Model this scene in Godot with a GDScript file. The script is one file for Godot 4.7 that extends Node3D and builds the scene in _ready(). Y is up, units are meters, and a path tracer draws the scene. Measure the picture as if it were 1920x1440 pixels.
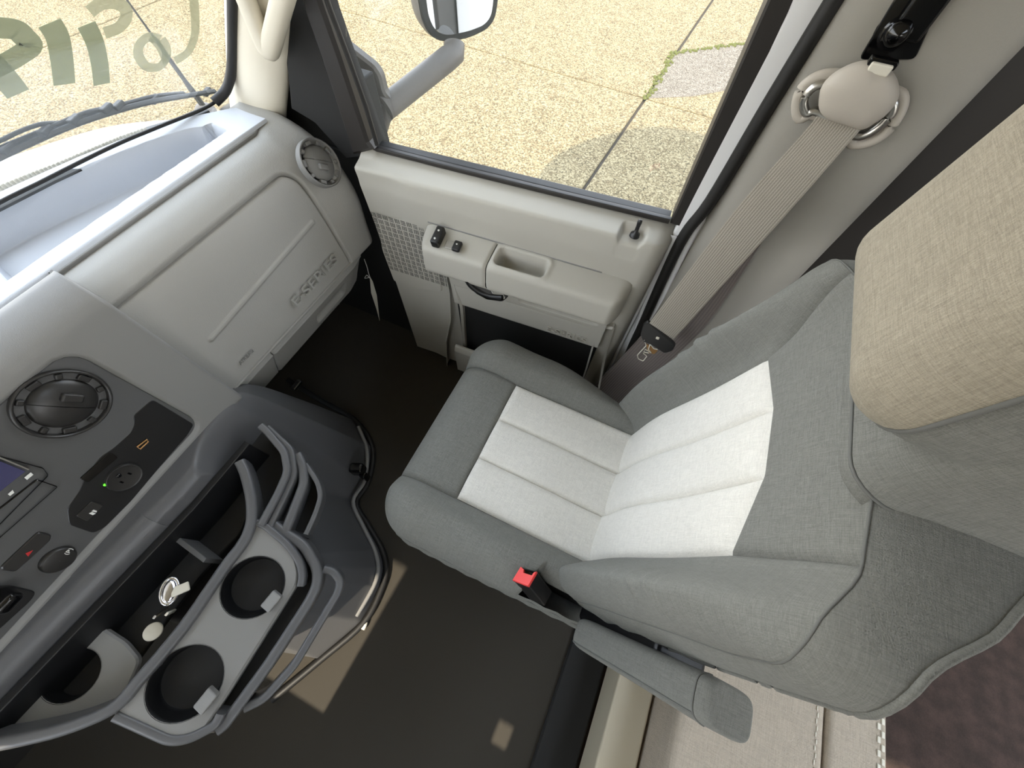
extends Node3D
# The cab of a motorhome seen from above the aisle: passenger seat, dashboard, engine cover with cup holders, passenger door.
# World: x to the passenger door, y up from the cab floor, z towards the back; metres.

var M := {}
var rng := RandomNumberGenerator.new()

class Buf:
	var v := PackedVector3Array()
	var n := PackedVector3Array()
	var uv := PackedVector2Array()
	var ix := PackedInt32Array()

	func tri(a: Vector3, b: Vector3, c: Vector3):
		var k := v.size()
		var m := (c - a).cross(b - a).normalized()
		for p in [a, b, c]:
			v.append(p)
			n.append(m)
			uv.append(Vector2(p.x + p.z, p.y + p.z))
		ix.append_array([k, k + 1, k + 2])

	func quad(a: Vector3, b: Vector3, c: Vector3, d: Vector3):
		tri(a, b, c)
		tri(a, c, d)

	# a smooth grid; rows of equal length
	func grid(rows: Array, cu := false, cv := false, su := 1.0, sv := 1.0):
		var nu := rows.size()
		var nv: int = rows[0].size()
		var k := v.size()
		var nn := PackedVector3Array()
		nn.resize(nu * nv)
		for i in nu - 1:
			for j in nv - 1:
				var a: Vector3 = rows[i][j]
				var b: Vector3 = rows[i + 1][j]
				var c: Vector3 = rows[i + 1][j + 1]
				var d: Vector3 = rows[i][j + 1]
				var m := (c - a).cross(b - d)
				nn[i * nv + j] += m
				nn[(i + 1) * nv + j] += m
				nn[(i + 1) * nv + j + 1] += m
				nn[i * nv + j + 1] += m
				var q := k + i * nv + j
				ix.append_array([q, q + nv, q + nv + 1, q, q + nv + 1, q + 1])
		if cu:
			for j in nv:
				var s := nn[j] + nn[(nu - 1) * nv + j]
				nn[j] = s
				nn[(nu - 1) * nv + j] = s
		if cv:
			for i in nu:
				var s := nn[i * nv] + nn[i * nv + nv - 1]
				nn[i * nv] = s
				nn[i * nv + nv - 1] = s
		for i in nu:
			for j in nv:
				v.append(rows[i][j])
				var m := nn[i * nv + j]
				n.append(m.normalized() if m.length() > 1e-14 else Vector3.UP)
				uv.append(Vector2(su * i / (nu - 1.0), sv * j / (nv - 1.0)))

	func surf(f: Callable, nu: int, nv: int, cu := false, cv := false, su := 1.0, sv := 1.0):
		var rows := []
		for i in nu + 1:
			var r := PackedVector3Array()
			for j in nv + 1:
				r.append(f.call(float(i) / nu, float(j) / nv))
			rows.append(r)
		grid(rows, cu, cv, su, sv)

	# a flat-sided slab: its top is loop, seen from dir; the rim is bevelled
	func prism(loop: Array, dir: Vector3, depth: float, bevel := 0.0015, holes := []):
		var d := dir.normalized()
		var u: Vector3 = (Vector3(loop[1]) - Vector3(loop[0])).normalized()
		u = (u - d * u.dot(d)).normalized()
		var w := d.cross(u)
		var o: Vector3 = loop[0]
		var p := flat(loop, o, u, w)
		if area(p) < 0:
			p.reverse()
		var top := inset(p, bevel)
		var all := top.duplicate()
		var hs := []
		for h in holes:
			var q := flat(h, o, u, w)
			if area(q) > 0:
				q.reverse()
			hs.append(q)
			all = bridge(all, q)
		var up := func(a: Vector2, h: float) -> Vector3: return o + u * a.x + w * a.y + d * h
		var t := Geometry2D.triangulate_polygon(all)
		for i in range(0, t.size(), 3):
			face(up.call(all[t[i]], 0.0), up.call(all[t[i + 1]], 0.0), up.call(all[t[i + 2]], 0.0), d)
			face(up.call(all[t[i]], -depth), up.call(all[t[i + 1]], -depth), up.call(all[t[i + 2]], -depth), -d)
		var N := p.size()
		for i in N:
			var j := (i + 1) % N
			side(up.call(top[i], 0.0), up.call(top[j], 0.0), up.call(p[j], -bevel), up.call(p[i], -bevel))
			side(up.call(p[i], -bevel), up.call(p[j], -bevel), up.call(p[j], -depth), up.call(p[i], -depth))
		for q in hs:
			for i in q.size():
				var j: int = (i + 1) % q.size()
				side(up.call(q[i], 0.0), up.call(q[j], 0.0), up.call(q[j], -depth), up.call(q[i], -depth))

	func side(a: Vector3, b: Vector3, c: Vector3, d: Vector3):
		quad(a, d, c, b)

	func face(a: Vector3, b: Vector3, c: Vector3, d: Vector3):
		if (c - a).cross(b - a).dot(d) < 0:
			tri(a, c, b)
		else:
			tri(a, b, c)

	static func flat(loop: Array, o: Vector3, u: Vector3, w: Vector3) -> PackedVector2Array:
		var p := PackedVector2Array()
		for a in loop:
			var r: Vector3 = a - o
			p.append(Vector2(r.dot(u), r.dot(w)))
		return p

	static func area(p: PackedVector2Array) -> float:
		var s := 0.0
		for i in p.size():
			s += p[i].cross(p[(i + 1) % p.size()])
		return s

	static func inset(p: PackedVector2Array, b: float) -> PackedVector2Array:
		var r := PackedVector2Array()
		var N := p.size()
		for i in N:
			var e := (p[i] - p[(i + N - 1) % N]).normalized()
			var g := (p[(i + 1) % N] - p[i]).normalized()
			var m := (Vector2(-e.y, e.x) + Vector2(-g.y, g.x))
			var l := maxf(m.length_squared() * 0.5, 0.3)
			r.append(p[i] + m / l * b)
		return r

	static func bridge(a: PackedVector2Array, h: PackedVector2Array) -> PackedVector2Array:
		var bi := 0
		var bj := 0
		var best := 1e9
		for i in a.size():
			for j in h.size():
				var dd := a[i].distance_to(h[j])
				if dd < best:
					best = dd
					bi = i
					bj = j
		var r := PackedVector2Array()
		for i in bi + 1:
			r.append(a[i])
		for j in h.size() + 1:
			r.append(h[(bj + j) % h.size()])
		var e := (h[bj] - a[bi]).normalized().orthogonal() * 1e-5
		r[r.size() - 1] += e
		r.append(a[bi] + e)
		for i in range(bi + 1, a.size()):
			r.append(a[i])
		return r

	# a closed section swept along a path
	func sweep(path: Array, sec: Array, up := Vector3.UP, caps := true, fixed := false, loop := false):
		var rows := []
		var N := path.size()
		for i in N:
			var a: Vector3 = path[(i + N - 1) % N] if loop else path[maxi(i - 1, 0)]
			var b: Vector3 = path[(i + 1) % N] if loop else path[mini(i + 1, N - 1)]
			var t := (b - a).normalized()
			var s := t.cross(up).normalized()
			var w := up if fixed else s.cross(t).normalized()
			var r := PackedVector3Array()
			for c in sec:
				r.append(path[i] + s * c.x + w * c.y)
			r.append(r[0])
			rows.append(r)
		if loop:
			rows.append(rows[0])
		grid(rows, loop, true)
		if caps and not loop:
			for e in [0, N - 1]:
				var mid := Vector3.ZERO
				for p in rows[e]:
					mid += p
				mid /= rows[e].size()
				for j in rows[e].size() - 1:
					tri(mid, rows[e][j], rows[e][j + 1]) if e else tri(mid, rows[e][j + 1], rows[e][j])

	func tube(path: Array, r: float, seg := 10, loop := false):
		var sec := []
		for i in seg:
			sec.append(Vector2.from_angle(TAU * i / seg) * r)
		var t: Vector3 = (path[1] - path[0]).normalized()
		var far: Vector3 = (Vector3(path[path.size() - 1]) - Vector3(path[0])).normalized()
		var up := Vector3.UP
		if absf(t.y) > 0.9 or absf(far.y) > 0.9:
			up = Vector3(0.8, 0.1, 0.6).normalized()
		sweep(path, sec, up, true, false, loop)

	func lathe(o: Vector3, axis: Vector3, prof: Array, seg := 32):
		var a := axis.normalized()
		var u := a.cross(Vector3(0.31, 0.52, 0.79)).normalized()
		var w := a.cross(u)
		var rows := []
		for i in seg + 1:
			var g := TAU * i / seg
			var r := PackedVector3Array()
			for p in prof:
				r.append(o + (u * cos(g) + w * sin(g)) * p.x + a * p.y)
			rows.append(r)
		grid(rows, true)

	func rbox(c: Vector3, size: Vector3, r := 0.003, b := Basis()):
		var h := size * 0.5
		var rr := minf(r, minf(h.x, minf(h.y, h.z)) * 0.99)
		var g := h - Vector3.ONE * rr
		var ts := [0.0, 0.3, 0.7, 1.0]
		for ax in 3:
			for sg in [-1.0, 1.0]:
				var e := (ax + 1) % 3
				var f := (ax + 2) % 3
				var rows := []
				for i in 8:
					var row := PackedVector3Array()
					for j in 8:
						var q := Vector3.ZERO
						q[ax] = sg * h[ax]
						q[e] = -h[e] + rr * ts[i] if i < 4 else h[e] - rr * ts[7 - i]
						q[f] = -h[f] + rr * ts[j] if j < 4 else h[f] - rr * ts[7 - j]
						var cl := q.clamp(-g, g)
						row.append(c + b * (cl + (q - cl).normalized() * rr))
					if sg > 0:
						row.reverse()
					rows.append(row)
				grid(rows)

	func mesh() -> ArrayMesh:
		var a := []
		a.resize(Mesh.ARRAY_MAX)
		a[Mesh.ARRAY_VERTEX] = v
		a[Mesh.ARRAY_NORMAL] = n
		a[Mesh.ARRAY_TEX_UV] = uv
		a[Mesh.ARRAY_INDEX] = ix
		var m := ArrayMesh.new()
		m.add_surface_from_arrays(Mesh.PRIMITIVE_TRIANGLES, a)
		return m

# ---------- naming ----------
var used := {}

func numbered(s: String) -> String:
	if not used.has(s):
		used[s] = 0
		return s
	used[s] += 1
	return "%s_%03d" % [s, used[s]]

func thing(called: String, label: String, category: String, at := Vector3.ZERO, group := "") -> Node3D:
	var o := Node3D.new()
	o.name = numbered(called)
	add_child(o, true)
	o.position = at
	tag(o, label, category, group)
	return o

func tag(o: Node, label: String, category := "", group := ""):
	if label:
		o.set_meta("label", label)
	if category:
		o.set_meta("category", category)
	if group:
		o.set_meta("group", group)

func base_of(p: Node) -> Vector3:
	var s := Vector3.ZERO
	while p is Node3D and p != self:
		s += p.position
		p = p.get_parent()
	return s

# one named mesh; shapes are in world metres, the node sits at its parent's base
func obj(called: String, b: Buf, m: Material, parent: Node = self) -> MeshInstance3D:
	var o := MeshInstance3D.new()
	o.name = numbered(called) if parent == self else called
	o.mesh = b.mesh()
	o.material_override = m
	parent.add_child(o, true)
	if parent != self:
		o.position = -base_of(parent)
	o.cast_shadow = GeometryInstance3D.SHADOW_CASTING_SETTING_ON
	return o

func struct(called: String, b: Buf, m: Material, label := "", parent: Node = self) -> MeshInstance3D:
	var o := obj(called, b, m, parent)
	if parent == self:
		o.set_meta("kind", "structure")
		if label:
			o.set_meta("label", label)
	return o

func text(called: String, s: String, at: Vector3, right: Vector3, up: Vector3, h: float, deep: float, m: Material, parent: Node, wide := 1.0) -> MeshInstance3D:
	var t := TextMesh.new()
	t.text = s
	t.font_size = 64
	t.pixel_size = h / 64.0 * 1.35
	t.depth = deep
	t.curve_step = 2.0
	var o := MeshInstance3D.new()
	o.name = called
	o.mesh = t
	o.material_override = m
	parent.add_child(o, true)
	var r := right.normalized()
	var f := r.cross(up).normalized()
	var w := f.cross(r)
	o.transform = Transform3D(Basis(r * wide, w, f), at - base_of(parent))
	return o

# ---------- curves ----------
func spline(p: Array, n := 6, closed := false) -> Array:
	var r := []
	var N := p.size()
	for i in (N if closed else N - 1):
		var a = p[(i + N - 1) % N] if closed else p[maxi(i - 1, 0)]
		var b = p[i]
		var c = p[(i + 1) % N]
		var d = p[(i + 2) % N] if closed else p[mini(i + 2, N - 1)]
		for k in n:
			var t := float(k) / n
			r.append(0.5 * ((2.0 * b) + (c - a) * t + (2.0 * a - 5.0 * b + 4.0 * c - d) * t * t + (3.0 * b - a - 3.0 * c + d) * t * t * t))
	if not closed:
		r.append(p[N - 1])
	return r

# rounded corners on a polyline (Vector2 or Vector3)
func fil(p: Array, r: float, n := 4, closed := true) -> Array:
	var out := []
	var N := p.size()
	for i in N:
		if not closed and (i == 0 or i == N - 1):
			out.append(p[i])
			continue
		var a = p[(i + N - 1) % N]
		var b = p[i]
		var c = p[(i + 1) % N]
		var l: float = minf(r, minf((a - b).length(), (c - b).length()) * 0.48)
		var s = b + (a - b).normalized() * l
		var e = b + (c - b).normalized() * l
		for k in n + 1:
			var t := float(k) / n
			out.append(s * (1 - t) * (1 - t) + b * 2 * t * (1 - t) + e * t * t)
	return out

func along(p: Array, t: float):
	var x := clampf(t, 0, 1) * (p.size() - 1)
	var i := mini(int(x), p.size() - 2)
	return p[i].lerp(p[i + 1], x - i)

# the same polyline with evenly spaced points
func even(p: Array, n: int) -> Array:
	var L := [0.0]
	for i in p.size() - 1:
		L.append(L[i] + (p[i + 1] - p[i]).length())
	var r := []
	var k := 0
	for i in n + 1:
		var s: float = L[L.size() - 1] * i / n
		while k < p.size() - 2 and L[k + 1] < s:
			k += 1
		var e: float = maxf(L[k + 1] - L[k], 1e-9)
		r.append(p[k].lerp(p[k + 1], clampf((s - L[k]) / e, 0, 1)))
	return r

func ring(c: Vector3, axis: Vector3, r: float, n := 28) -> Array:
	var a := axis.normalized()
	var u := a.cross(Vector3(0.31, 0.52, 0.79)).normalized()
	var w := a.cross(u)
	var out := []
	for i in n:
		var g := TAU * i / n
		out.append(c + (u * cos(g) + w * sin(g)) * r)
	return out

func sst(a: float, b: float, x: float) -> float:
	var t := clampf((x - a) / (b - a), 0, 1)
	return t * t * (3 - 2 * t)

func smin(a: float, b: float, k: float) -> float:
	var h := clampf(0.5 + 0.5 * (b - a) / k, 0, 1)
	return lerpf(b, a, h) - k * h * (1 - h)

# distance inside (positive) of a rounded rectangle
func rrect(p: Vector2, lo: Vector2, hi: Vector2, r: float) -> float:
	var c := (lo + hi) * 0.5
	var q := (p - c).abs() - (hi - lo) * 0.5 + Vector2(r, r)
	return -(Vector2(maxf(q.x, 0), maxf(q.y, 0)).length() + minf(maxf(q.x, q.y), 0) - r)

func inside_poly(p: Vector2, g: Array) -> float:
	var best := 1e9
	var odd := false
	var N := g.size()
	for i in N:
		var a: Vector2 = g[i]
		var b: Vector2 = g[(i + 1) % N]
		var e := b - a
		var t := clampf((p - a).dot(e) / e.length_squared(), 0, 1)
		best = minf(best, p.distance_squared_to(a + e * t))
		if (a.y > p.y) != (b.y > p.y) and p.x < (b.x - a.x) * (p.y - a.y) / (b.y - a.y) + a.x:
			odd = not odd
	return sqrt(best) if odd else -sqrt(best)

# ---------- materials ----------
func noise_tex(freq: float, size: int, normal: bool, strength := 4.0, oct := 3, type := FastNoiseLite.TYPE_SIMPLEX_SMOOTH, sd := 1) -> NoiseTexture2D:
	var f := FastNoiseLite.new()
	f.noise_type = type
	f.frequency = freq
	f.fractal_octaves = oct
	f.seed = sd
	var t := NoiseTexture2D.new()
	t.width = size
	t.height = size
	t.seamless = true
	t.noise = f
	t.as_normal_map = normal
	t.bump_strength = strength
	return t

func mat(called: String, c: Color, rough: float, o := {}) -> StandardMaterial3D:
	var m := StandardMaterial3D.new()
	m.resource_name = called
	m.albedo_color = c
	m.roughness = rough
	m.metallic = o.get("metal", 0.0)
	m.metallic_specular = o.get("spec", 0.5)
	m.uv1_triplanar = o.get("tri", true)
	m.uv1_world_triplanar = o.get("tri", true)
	var s: float = o.get("scale", 1.0)
	m.uv1_scale = Vector3(s, s, s)
	if o.has("tex"):
		m.albedo_texture = o.tex
	if o.has("bump"):
		m.normal_enabled = true
		m.normal_texture = o.bump
		m.normal_scale = o.get("bscale", 1.0)
	if o.has("rim"):
		m.rim_enabled = true
		m.rim = o.rim
		m.rim_tint = 0.5
	m.cull_mode = BaseMaterial3D.CULL_DISABLED
	M[called] = m
	return m

# woven cloth: light and dark threads crossing, as grey levels
func cloth_tex(dark: float, streak: float, sd: int) -> ImageTexture:
	var n := 384
	var im := Image.create(n, n, false, Image.FORMAT_RGB8)
	var r := RandomNumberGenerator.new()
	r.seed = sd
	var hrow := []
	var vcol := []
	for i in n:
		var a := PackedFloat32Array()
		var b := PackedFloat32Array()
		a.resize(n)
		b.resize(n)
		var k := 0
		while k < n:
			var l := r.randi_range(6, 40)
			var g := r.randf_range(-1, 1)
			for q in range(k, mini(k + l, n)):
				a[q] = g
			k += l
		k = 0
		while k < n:
			var l := r.randi_range(6, 40)
			var g := r.randf_range(-1, 1)
			for q in range(k, mini(k + l, n)):
				b[q] = g
			k += l
		hrow.append(a)
		vcol.append(b)
	for y in n:
		for x in n:
			var t = 1.0 - dark + dark * (0.5 * hrow[y][x] + 0.5 * vcol[x][y]) * streak + r.randf_range(-0.04, 0.04)
			t += 0.05 if (x + y) % 2 == 0 else -0.05
			t = clampf(t, 0, 1)
			im.set_pixel(x, y, Color(t, t, t))
	return ImageTexture.create_from_image(im)

func web_tex() -> Array:
	var im := Image.create(64, 32, false, Image.FORMAT_RGB8)
	var hm := Image.create(64, 32, false, Image.FORMAT_RGB8)
	for y in 32:
		for x in 64:
			var rib := 0.5 + 0.5 * cos(TAU * x / 8.0)
			var kn := 0.5 + 0.5 * cos(TAU * (y / 8.0 + (0.5 if (x / 8) % 2 == 1 else 0.0)))
			var h := clampf(rib * (0.55 + 0.45 * kn), 0, 1)
			var t := 0.80 + 0.20 * h
			im.set_pixel(x, y, Color(t, t, t))
			hm.set_pixel(x, y, Color(h, h, h))
	hm.bump_map_to_normal_map(0.8)
	return [ImageTexture.create_from_image(im), ImageTexture.create_from_image(hm)]

# concrete: buff slab with pale and brown aggregate
func concrete_tex(a: Color, b: Color, c: Color, sd: int, fleck: float) -> ImageTexture:
	var n := 512
	var im := Image.create(n, n, false, Image.FORMAT_RGB8)
	var f := FastNoiseLite.new()
	f.seed = sd
	f.frequency = 0.012
	f.fractal_octaves = 4
	var r := RandomNumberGenerator.new()
	r.seed = sd
	var cell := PackedFloat32Array()
	cell.resize(n * n)
	for i in n * n:
		cell[i] = r.randf()
	for y in n:
		for x in n:
			var t := 0.5 + 0.9 * f.get_noise_2d(absf(x - n / 2.0), absf(y - n / 2.0))
			var g: float = cell[(y / 3) * n + x / 3] * 0.65 + cell[y * n + x] * 0.35
			var k := a.lerp(b, clampf(t, 0, 1))
			k = k.lerp(c, clampf((g - 0.5) * 2.0, 0, 1) * fleck)
			k = k.darkened(clampf((0.42 - g) * 2.2, 0, 1) * fleck * 0.6)
			im.set_pixel(x, y, k)
	return ImageTexture.create_from_image(im)

func make_materials():
	var grain := noise_tex(0.09, 512, true, 3.0, 2, FastNoiseLite.TYPE_CELLULAR, 4)
	var fine := noise_tex(0.25, 256, true, 2.0, 2, FastNoiseLite.TYPE_SIMPLEX_SMOOTH, 9)
	mat("door_plastic", Color(0.70, 0.685, 0.645), 0.55, {"bump": fine, "scale": 12.0, "bscale": 0.25})
	mat("dash_plastic", Color(0.62, 0.612, 0.59), 0.5, {"bump": grain, "scale": 9.0, "bscale": 0.35})
	mat("tray_plastic", Color(0.76, 0.775, 0.80), 0.5, {"bump": fine, "scale": 12.0, "bscale": 0.3})
	mat("charcoal_plastic", Color(0.50, 0.495, 0.485), 0.45, {"bump": fine, "scale": 14.0, "bscale": 0.2})
	mat("bezel_plastic", Color(0.33, 0.33, 0.33), 0.45, {"bump": fine, "scale": 14.0, "bscale": 0.2})
	mat("console_plastic", Color(0.35, 0.35, 0.355), 0.38, {"bump": fine, "scale": 14.0, "bscale": 0.15})
	mat("black_plastic", Color(0.08, 0.08, 0.085), 0.4)
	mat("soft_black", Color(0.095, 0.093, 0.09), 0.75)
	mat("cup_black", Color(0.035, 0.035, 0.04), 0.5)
	mat("grille_dark", Color(0.36, 0.355, 0.34), 0.6)
	mat("vent_black", Color(0.17, 0.165, 0.16), 0.35)
	mat("gloss_black", Color(0.03, 0.03, 0.035), 0.12)
	mat("rubber_floor", Color(0.235, 0.22, 0.195), 0.75, {"bump": fine, "scale": 20.0, "bscale": 0.6, "spec": 0.3})
	mat("pillar_plastic", Color(0.60, 0.585, 0.55), 0.6, {"bump": fine, "scale": 12.0, "bscale": 0.25})
	mat("apillar_plastic", Color(0.86, 0.83, 0.76), 0.6, {"bump": fine, "scale": 12.0, "bscale": 0.2})
	mat("seal_rubber", Color(0.10, 0.095, 0.09), 0.55)
	mat("frame_black", Color(0.14, 0.125, 0.115), 0.5)
	mat("white_paint", Color(0.90, 0.90, 0.90), 0.3)
	mat("blue_stripe", Color(0.16, 0.24, 0.40), 0.3)
	var dk := cloth_tex(0.13, 1.0, 3)
	var lt := cloth_tex(0.08, 1.0, 5)
	var weave := noise_tex(0.35, 256, true, 3.0, 2, FastNoiseLite.TYPE_SIMPLEX_SMOOTH, 12)
	mat("cloth_dark", Color(0.525, 0.525, 0.50), 0.9, {"tex": dk, "scale": 8.0, "bump": weave, "bscale": 0.5, "rim": 0.25, "spec": 0.25})
	mat("cloth_light", Color(0.90, 0.885, 0.85), 0.9, {"tex": lt, "scale": 8.0, "bump": weave, "bscale": 0.5, "rim": 0.2, "spec": 0.25})
	mat("cloth_taupe", Color(0.68, 0.645, 0.575), 0.9, {"tex": dk, "scale": 8.0, "bump": weave, "bscale": 0.5, "rim": 0.3, "spec": 0.25})
	mat("thread", Color(0.40, 0.40, 0.385), 0.85)
	var wb := web_tex()
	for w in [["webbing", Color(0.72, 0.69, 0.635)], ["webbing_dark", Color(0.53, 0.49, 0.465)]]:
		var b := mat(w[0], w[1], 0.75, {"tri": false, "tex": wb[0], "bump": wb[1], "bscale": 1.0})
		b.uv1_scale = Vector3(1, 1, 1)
	mat("red_button", Color(0.92, 0.28, 0.27), 0.35)
	mat("chrome", Color(0.85, 0.85, 0.87), 0.12, {"metal": 1.0})
	mat("steel", Color(0.75, 0.74, 0.72), 0.3, {"metal": 1.0})
	mat("brass", Color(0.80, 0.62, 0.42), 0.3, {"metal": 0.8})
	mat("white_mark", Color(0.92, 0.92, 0.90), 0.5)
	mat("bone", Color(0.88, 0.86, 0.80), 0.6)
	mat("dring_plastic", Color(0.74, 0.71, 0.665), 0.5, {"bump": fine, "scale": 14.0, "bscale": 0.15})
	mat("amber", Color(0.95, 0.42, 0.16), 0.3)
	mat("mirror_glass", Color(0.93, 0.94, 0.95), 0.02, {"metal": 1.0})
	mat("mirror_shell", Color(0.34, 0.325, 0.31), 0.5, {"bump": fine, "scale": 10.0, "bscale": 0.2})
	mat("wiper_black", Color(0.16, 0.16, 0.155), 0.5)
	var g := mat("clear_glass", Color(0.95, 1.0, 0.98, 0.02), 0.02)
	g.transparency = BaseMaterial3D.TRANSPARENCY_ALPHA
	var pw := mat("window_paint", Color(0.66, 0.69, 0.55, 0.72), 0.7)
	pw.transparency = BaseMaterial3D.TRANSPARENCY_ALPHA
	var pt := mat("window_paint_thin", Color(0.72, 0.73, 0.60, 0.5), 0.7)
	pt.transparency = BaseMaterial3D.TRANSPARENCY_ALPHA
	mat("concrete", Color(1, 1, 1), 0.9, {"tex": concrete_tex(Color(0.41, 0.362, 0.272), Color(0.445, 0.40, 0.305), Color(0.62, 0.585, 0.475), 2, 1.0), "scale": 0.5, "spec": 0.2})
	mat("asphalt", Color(1, 1, 1), 0.9, {"tex": concrete_tex(Color(0.35, 0.32, 0.28), Color(0.39, 0.36, 0.32), Color(0.62, 0.60, 0.56), 6, 1.0), "scale": 0.8, "spec": 0.2})
	mat("joint_fill", Color(0.20, 0.17, 0.13), 0.95)
	mat("moss", Color(0.30, 0.31, 0.13), 0.95)
	mat("coach_cream", Color(0.78, 0.74, 0.65), 0.6, {"bump": fine, "scale": 10.0, "bscale": 0.3})
	mat("coach_cloth", Color(0.76, 0.71, 0.64), 0.9, {"tex": lt, "scale": 4.0, "bump": weave, "bscale": 0.4})
	mat("brown_plush", Color(1, 1, 1), 0.95, {"tex": concrete_tex(Color(0.17, 0.115, 0.09), Color(0.26, 0.19, 0.165), Color(0.30, 0.23, 0.20), 15, 0.35), "scale": 3.0, "rim": 0.3})
	mat("wall_cream", Color(0.80, 0.78, 0.74), 0.8)
	var sc := mat("screen_glow", Color(0.10, 0.10, 0.16), 0.15)
	sc.emission_enabled = true
	sc.emission = Color(0.35, 0.35, 0.52)
	sc.emission_energy_multiplier = 0.18
	var ld := mat("green_led", Color(0.3, 0.9, 0.2), 0.3)
	ld.emission_enabled = true
	ld.emission = Color(0.35, 1.0, 0.15)
	ld.emission_energy_multiplier = 1.2
	mat("hazard_red", Color(0.75, 0.16, 0.17), 0.5)

func _ready():
	rng.seed = 7
	# --- camera, sky, sun, exposure ---
	var cam := Camera3D.new()
	cam.name = "camera"
	cam.fov = 89.92048
	cam.near = 0.01
	cam.far = 200.0
	add_child(cam)
	cam.transform = Transform3D(Basis(Vector3(0.421700, 0.031524, 0.906187), Vector3(0.794217, 0.469344, -0.385921), Vector3(-0.437479, 0.882452, 0.172886)), Vector3(0, 1.25, 0))
	var env := Environment.new()
	env.background_mode = Environment.BG_SKY
	var sky := Sky.new()
	var sm := ProceduralSkyMaterial.new()
	sm.sky_top_color = Color(0.80, 0.85, 0.91)
	sm.sky_horizon_color = Color(0.98, 0.97, 0.945)
	sm.sky_curve = 0.2
	sm.ground_bottom_color = Color(0.62, 0.58, 0.50)
	sm.ground_horizon_color = Color(0.80, 0.80, 0.78)
	sm.energy_multiplier = 4.0
	sky.sky_material = sm
	env.sky = sky
	env.ambient_light_source = Environment.AMBIENT_SOURCE_DISABLED
	env.tonemap_mode = Environment.TONE_MAPPER_LINEAR
	env.tonemap_exposure = 1.75
	env.sdfgi_enabled = true
	env.ssao_enabled = true
	env.ssil_enabled = true
	var we := WorldEnvironment.new()
	we.name = "world_environment"
	we.environment = env
	add_child(we)
	var sun := DirectionalLight3D.new()
	sun.name = "sun"
	sun.light_color = Color(1.0, 0.95, 0.86)
	sun.light_energy = 1.6
	sun.light_angular_distance = 0.53
	sun.shadow_enabled = true
	add_child(sun)
	var to_sun := Vector3(-0.65, 0.757, -0.02)
	sun.look_at_from_position(to_sun * 20.0, Vector3.ZERO, Vector3(0, 0, 1))
	make_materials()
	build_ground()
	build_shell()
	build_door()
	build_dashboard()
	build_console()
	build_seat()
	build_belt()
	build_outside()
	build_coach()
	build_small()

# ---------- outside ground ----------
func build_ground():
	var b := Buf.new()
	b.rbox(Vector3(2, -0.90, -2), Vector3(44, 0.16, 44), 0.01)
	var g := struct("ground", b, M.joint_fill, "sunlit buff concrete yard of large jointed slabs beside the vehicle")
	var xs := [-18.7, -12.9, -7.1, -1.25, 4.6, 10.45, 16.3, 22.1]
	var zs := [-23.9, -18.1, -12.2, -6.4, -0.57, 5.2, 11.0, 16.8]
	var q := Basis(Vector3.UP, -0.045)
	var o := Vector3(4.6, 0, -0.57)
	for i in 7:
		for j in 7:
			var s := Buf.new()
			var lp := []
			for c in [[0, 0], [1, 0], [1, 1], [0, 1]]:
				var gx: float = 0.010 if c[0] == 0 else -0.010
				var gz: float = 0.014 if c[1] == 0 else -0.014
				lp.append(o + q * (Vector3(xs[i + c[0]] + gx, -0.8, zs[j + c[1]] + gz) - o * Vector3(1, 0, 1)))
			if i == 4 and j == 4:
				lp = lp.map(func(p): return p)
			s.prism(lp, Vector3.UP, 0.1, 0.006)
			obj("slab", s, M.concrete, g)
	var pa := Buf.new()
	var pl := [Vector3(4.603, -0.795, -0.555), Vector3(5.75, -0.795, -0.5317), Vector3(6.793, -0.795, 0.5624), Vector3(6.23, -0.795, 1.15), Vector3(5.33, -0.795, 0.3091), Vector3(4.879, -0.795, -0.1371)]
	pa.prism(pl, Vector3.UP, 0.02, 0.004)
	obj("asphalt_patch", pa, M.asphalt, g)
	# moss growing along the edges of the patch
	var ms := Buf.new()
	var edge := [Vector3(4.591, -0.79, -0.5537), Vector3(4.94, -0.79, -0.5516), Vector3(5.309, -0.79, -0.541), Vector3(5.717, -0.79, -0.5382), Vector3(5.937, -0.79, -0.3077), Vector3(6.179, -0.79, -0.0429), Vector3(6.427, -0.79, 0.2292)]
	for i in edge.size() - 1:
		for k in 26:
			var p: Vector3 = edge[i].lerp(edge[i + 1], rng.randf()) + Vector3(rng.randfn(0, 0.018), 0, rng.randfn(0, 0.018))
			var r := rng.randf_range(0.008, 0.022)
			ms.lathe(p, Vector3(rng.randfn(0, 0.2), 1, rng.randfn(0, 0.2)), [Vector2(r, -0.01), Vector2(r * 0.8, r * 0.4), Vector2(0.0005, r * 0.7)], 6)
	var mo := obj("moss", ms, M.moss)
	mo.set_meta("kind", "stuff")
	tag(mo, "green moss growing along the edges of the grey patch in the concrete", "moss")

# ---------- cab and coach shell ----------
func bx(lo: Vector3, hi: Vector3, r := 0.004) -> Buf:
	var b := Buf.new()
	b.rbox((lo + hi) * 0.5, hi - lo, r)
	return b

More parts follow.
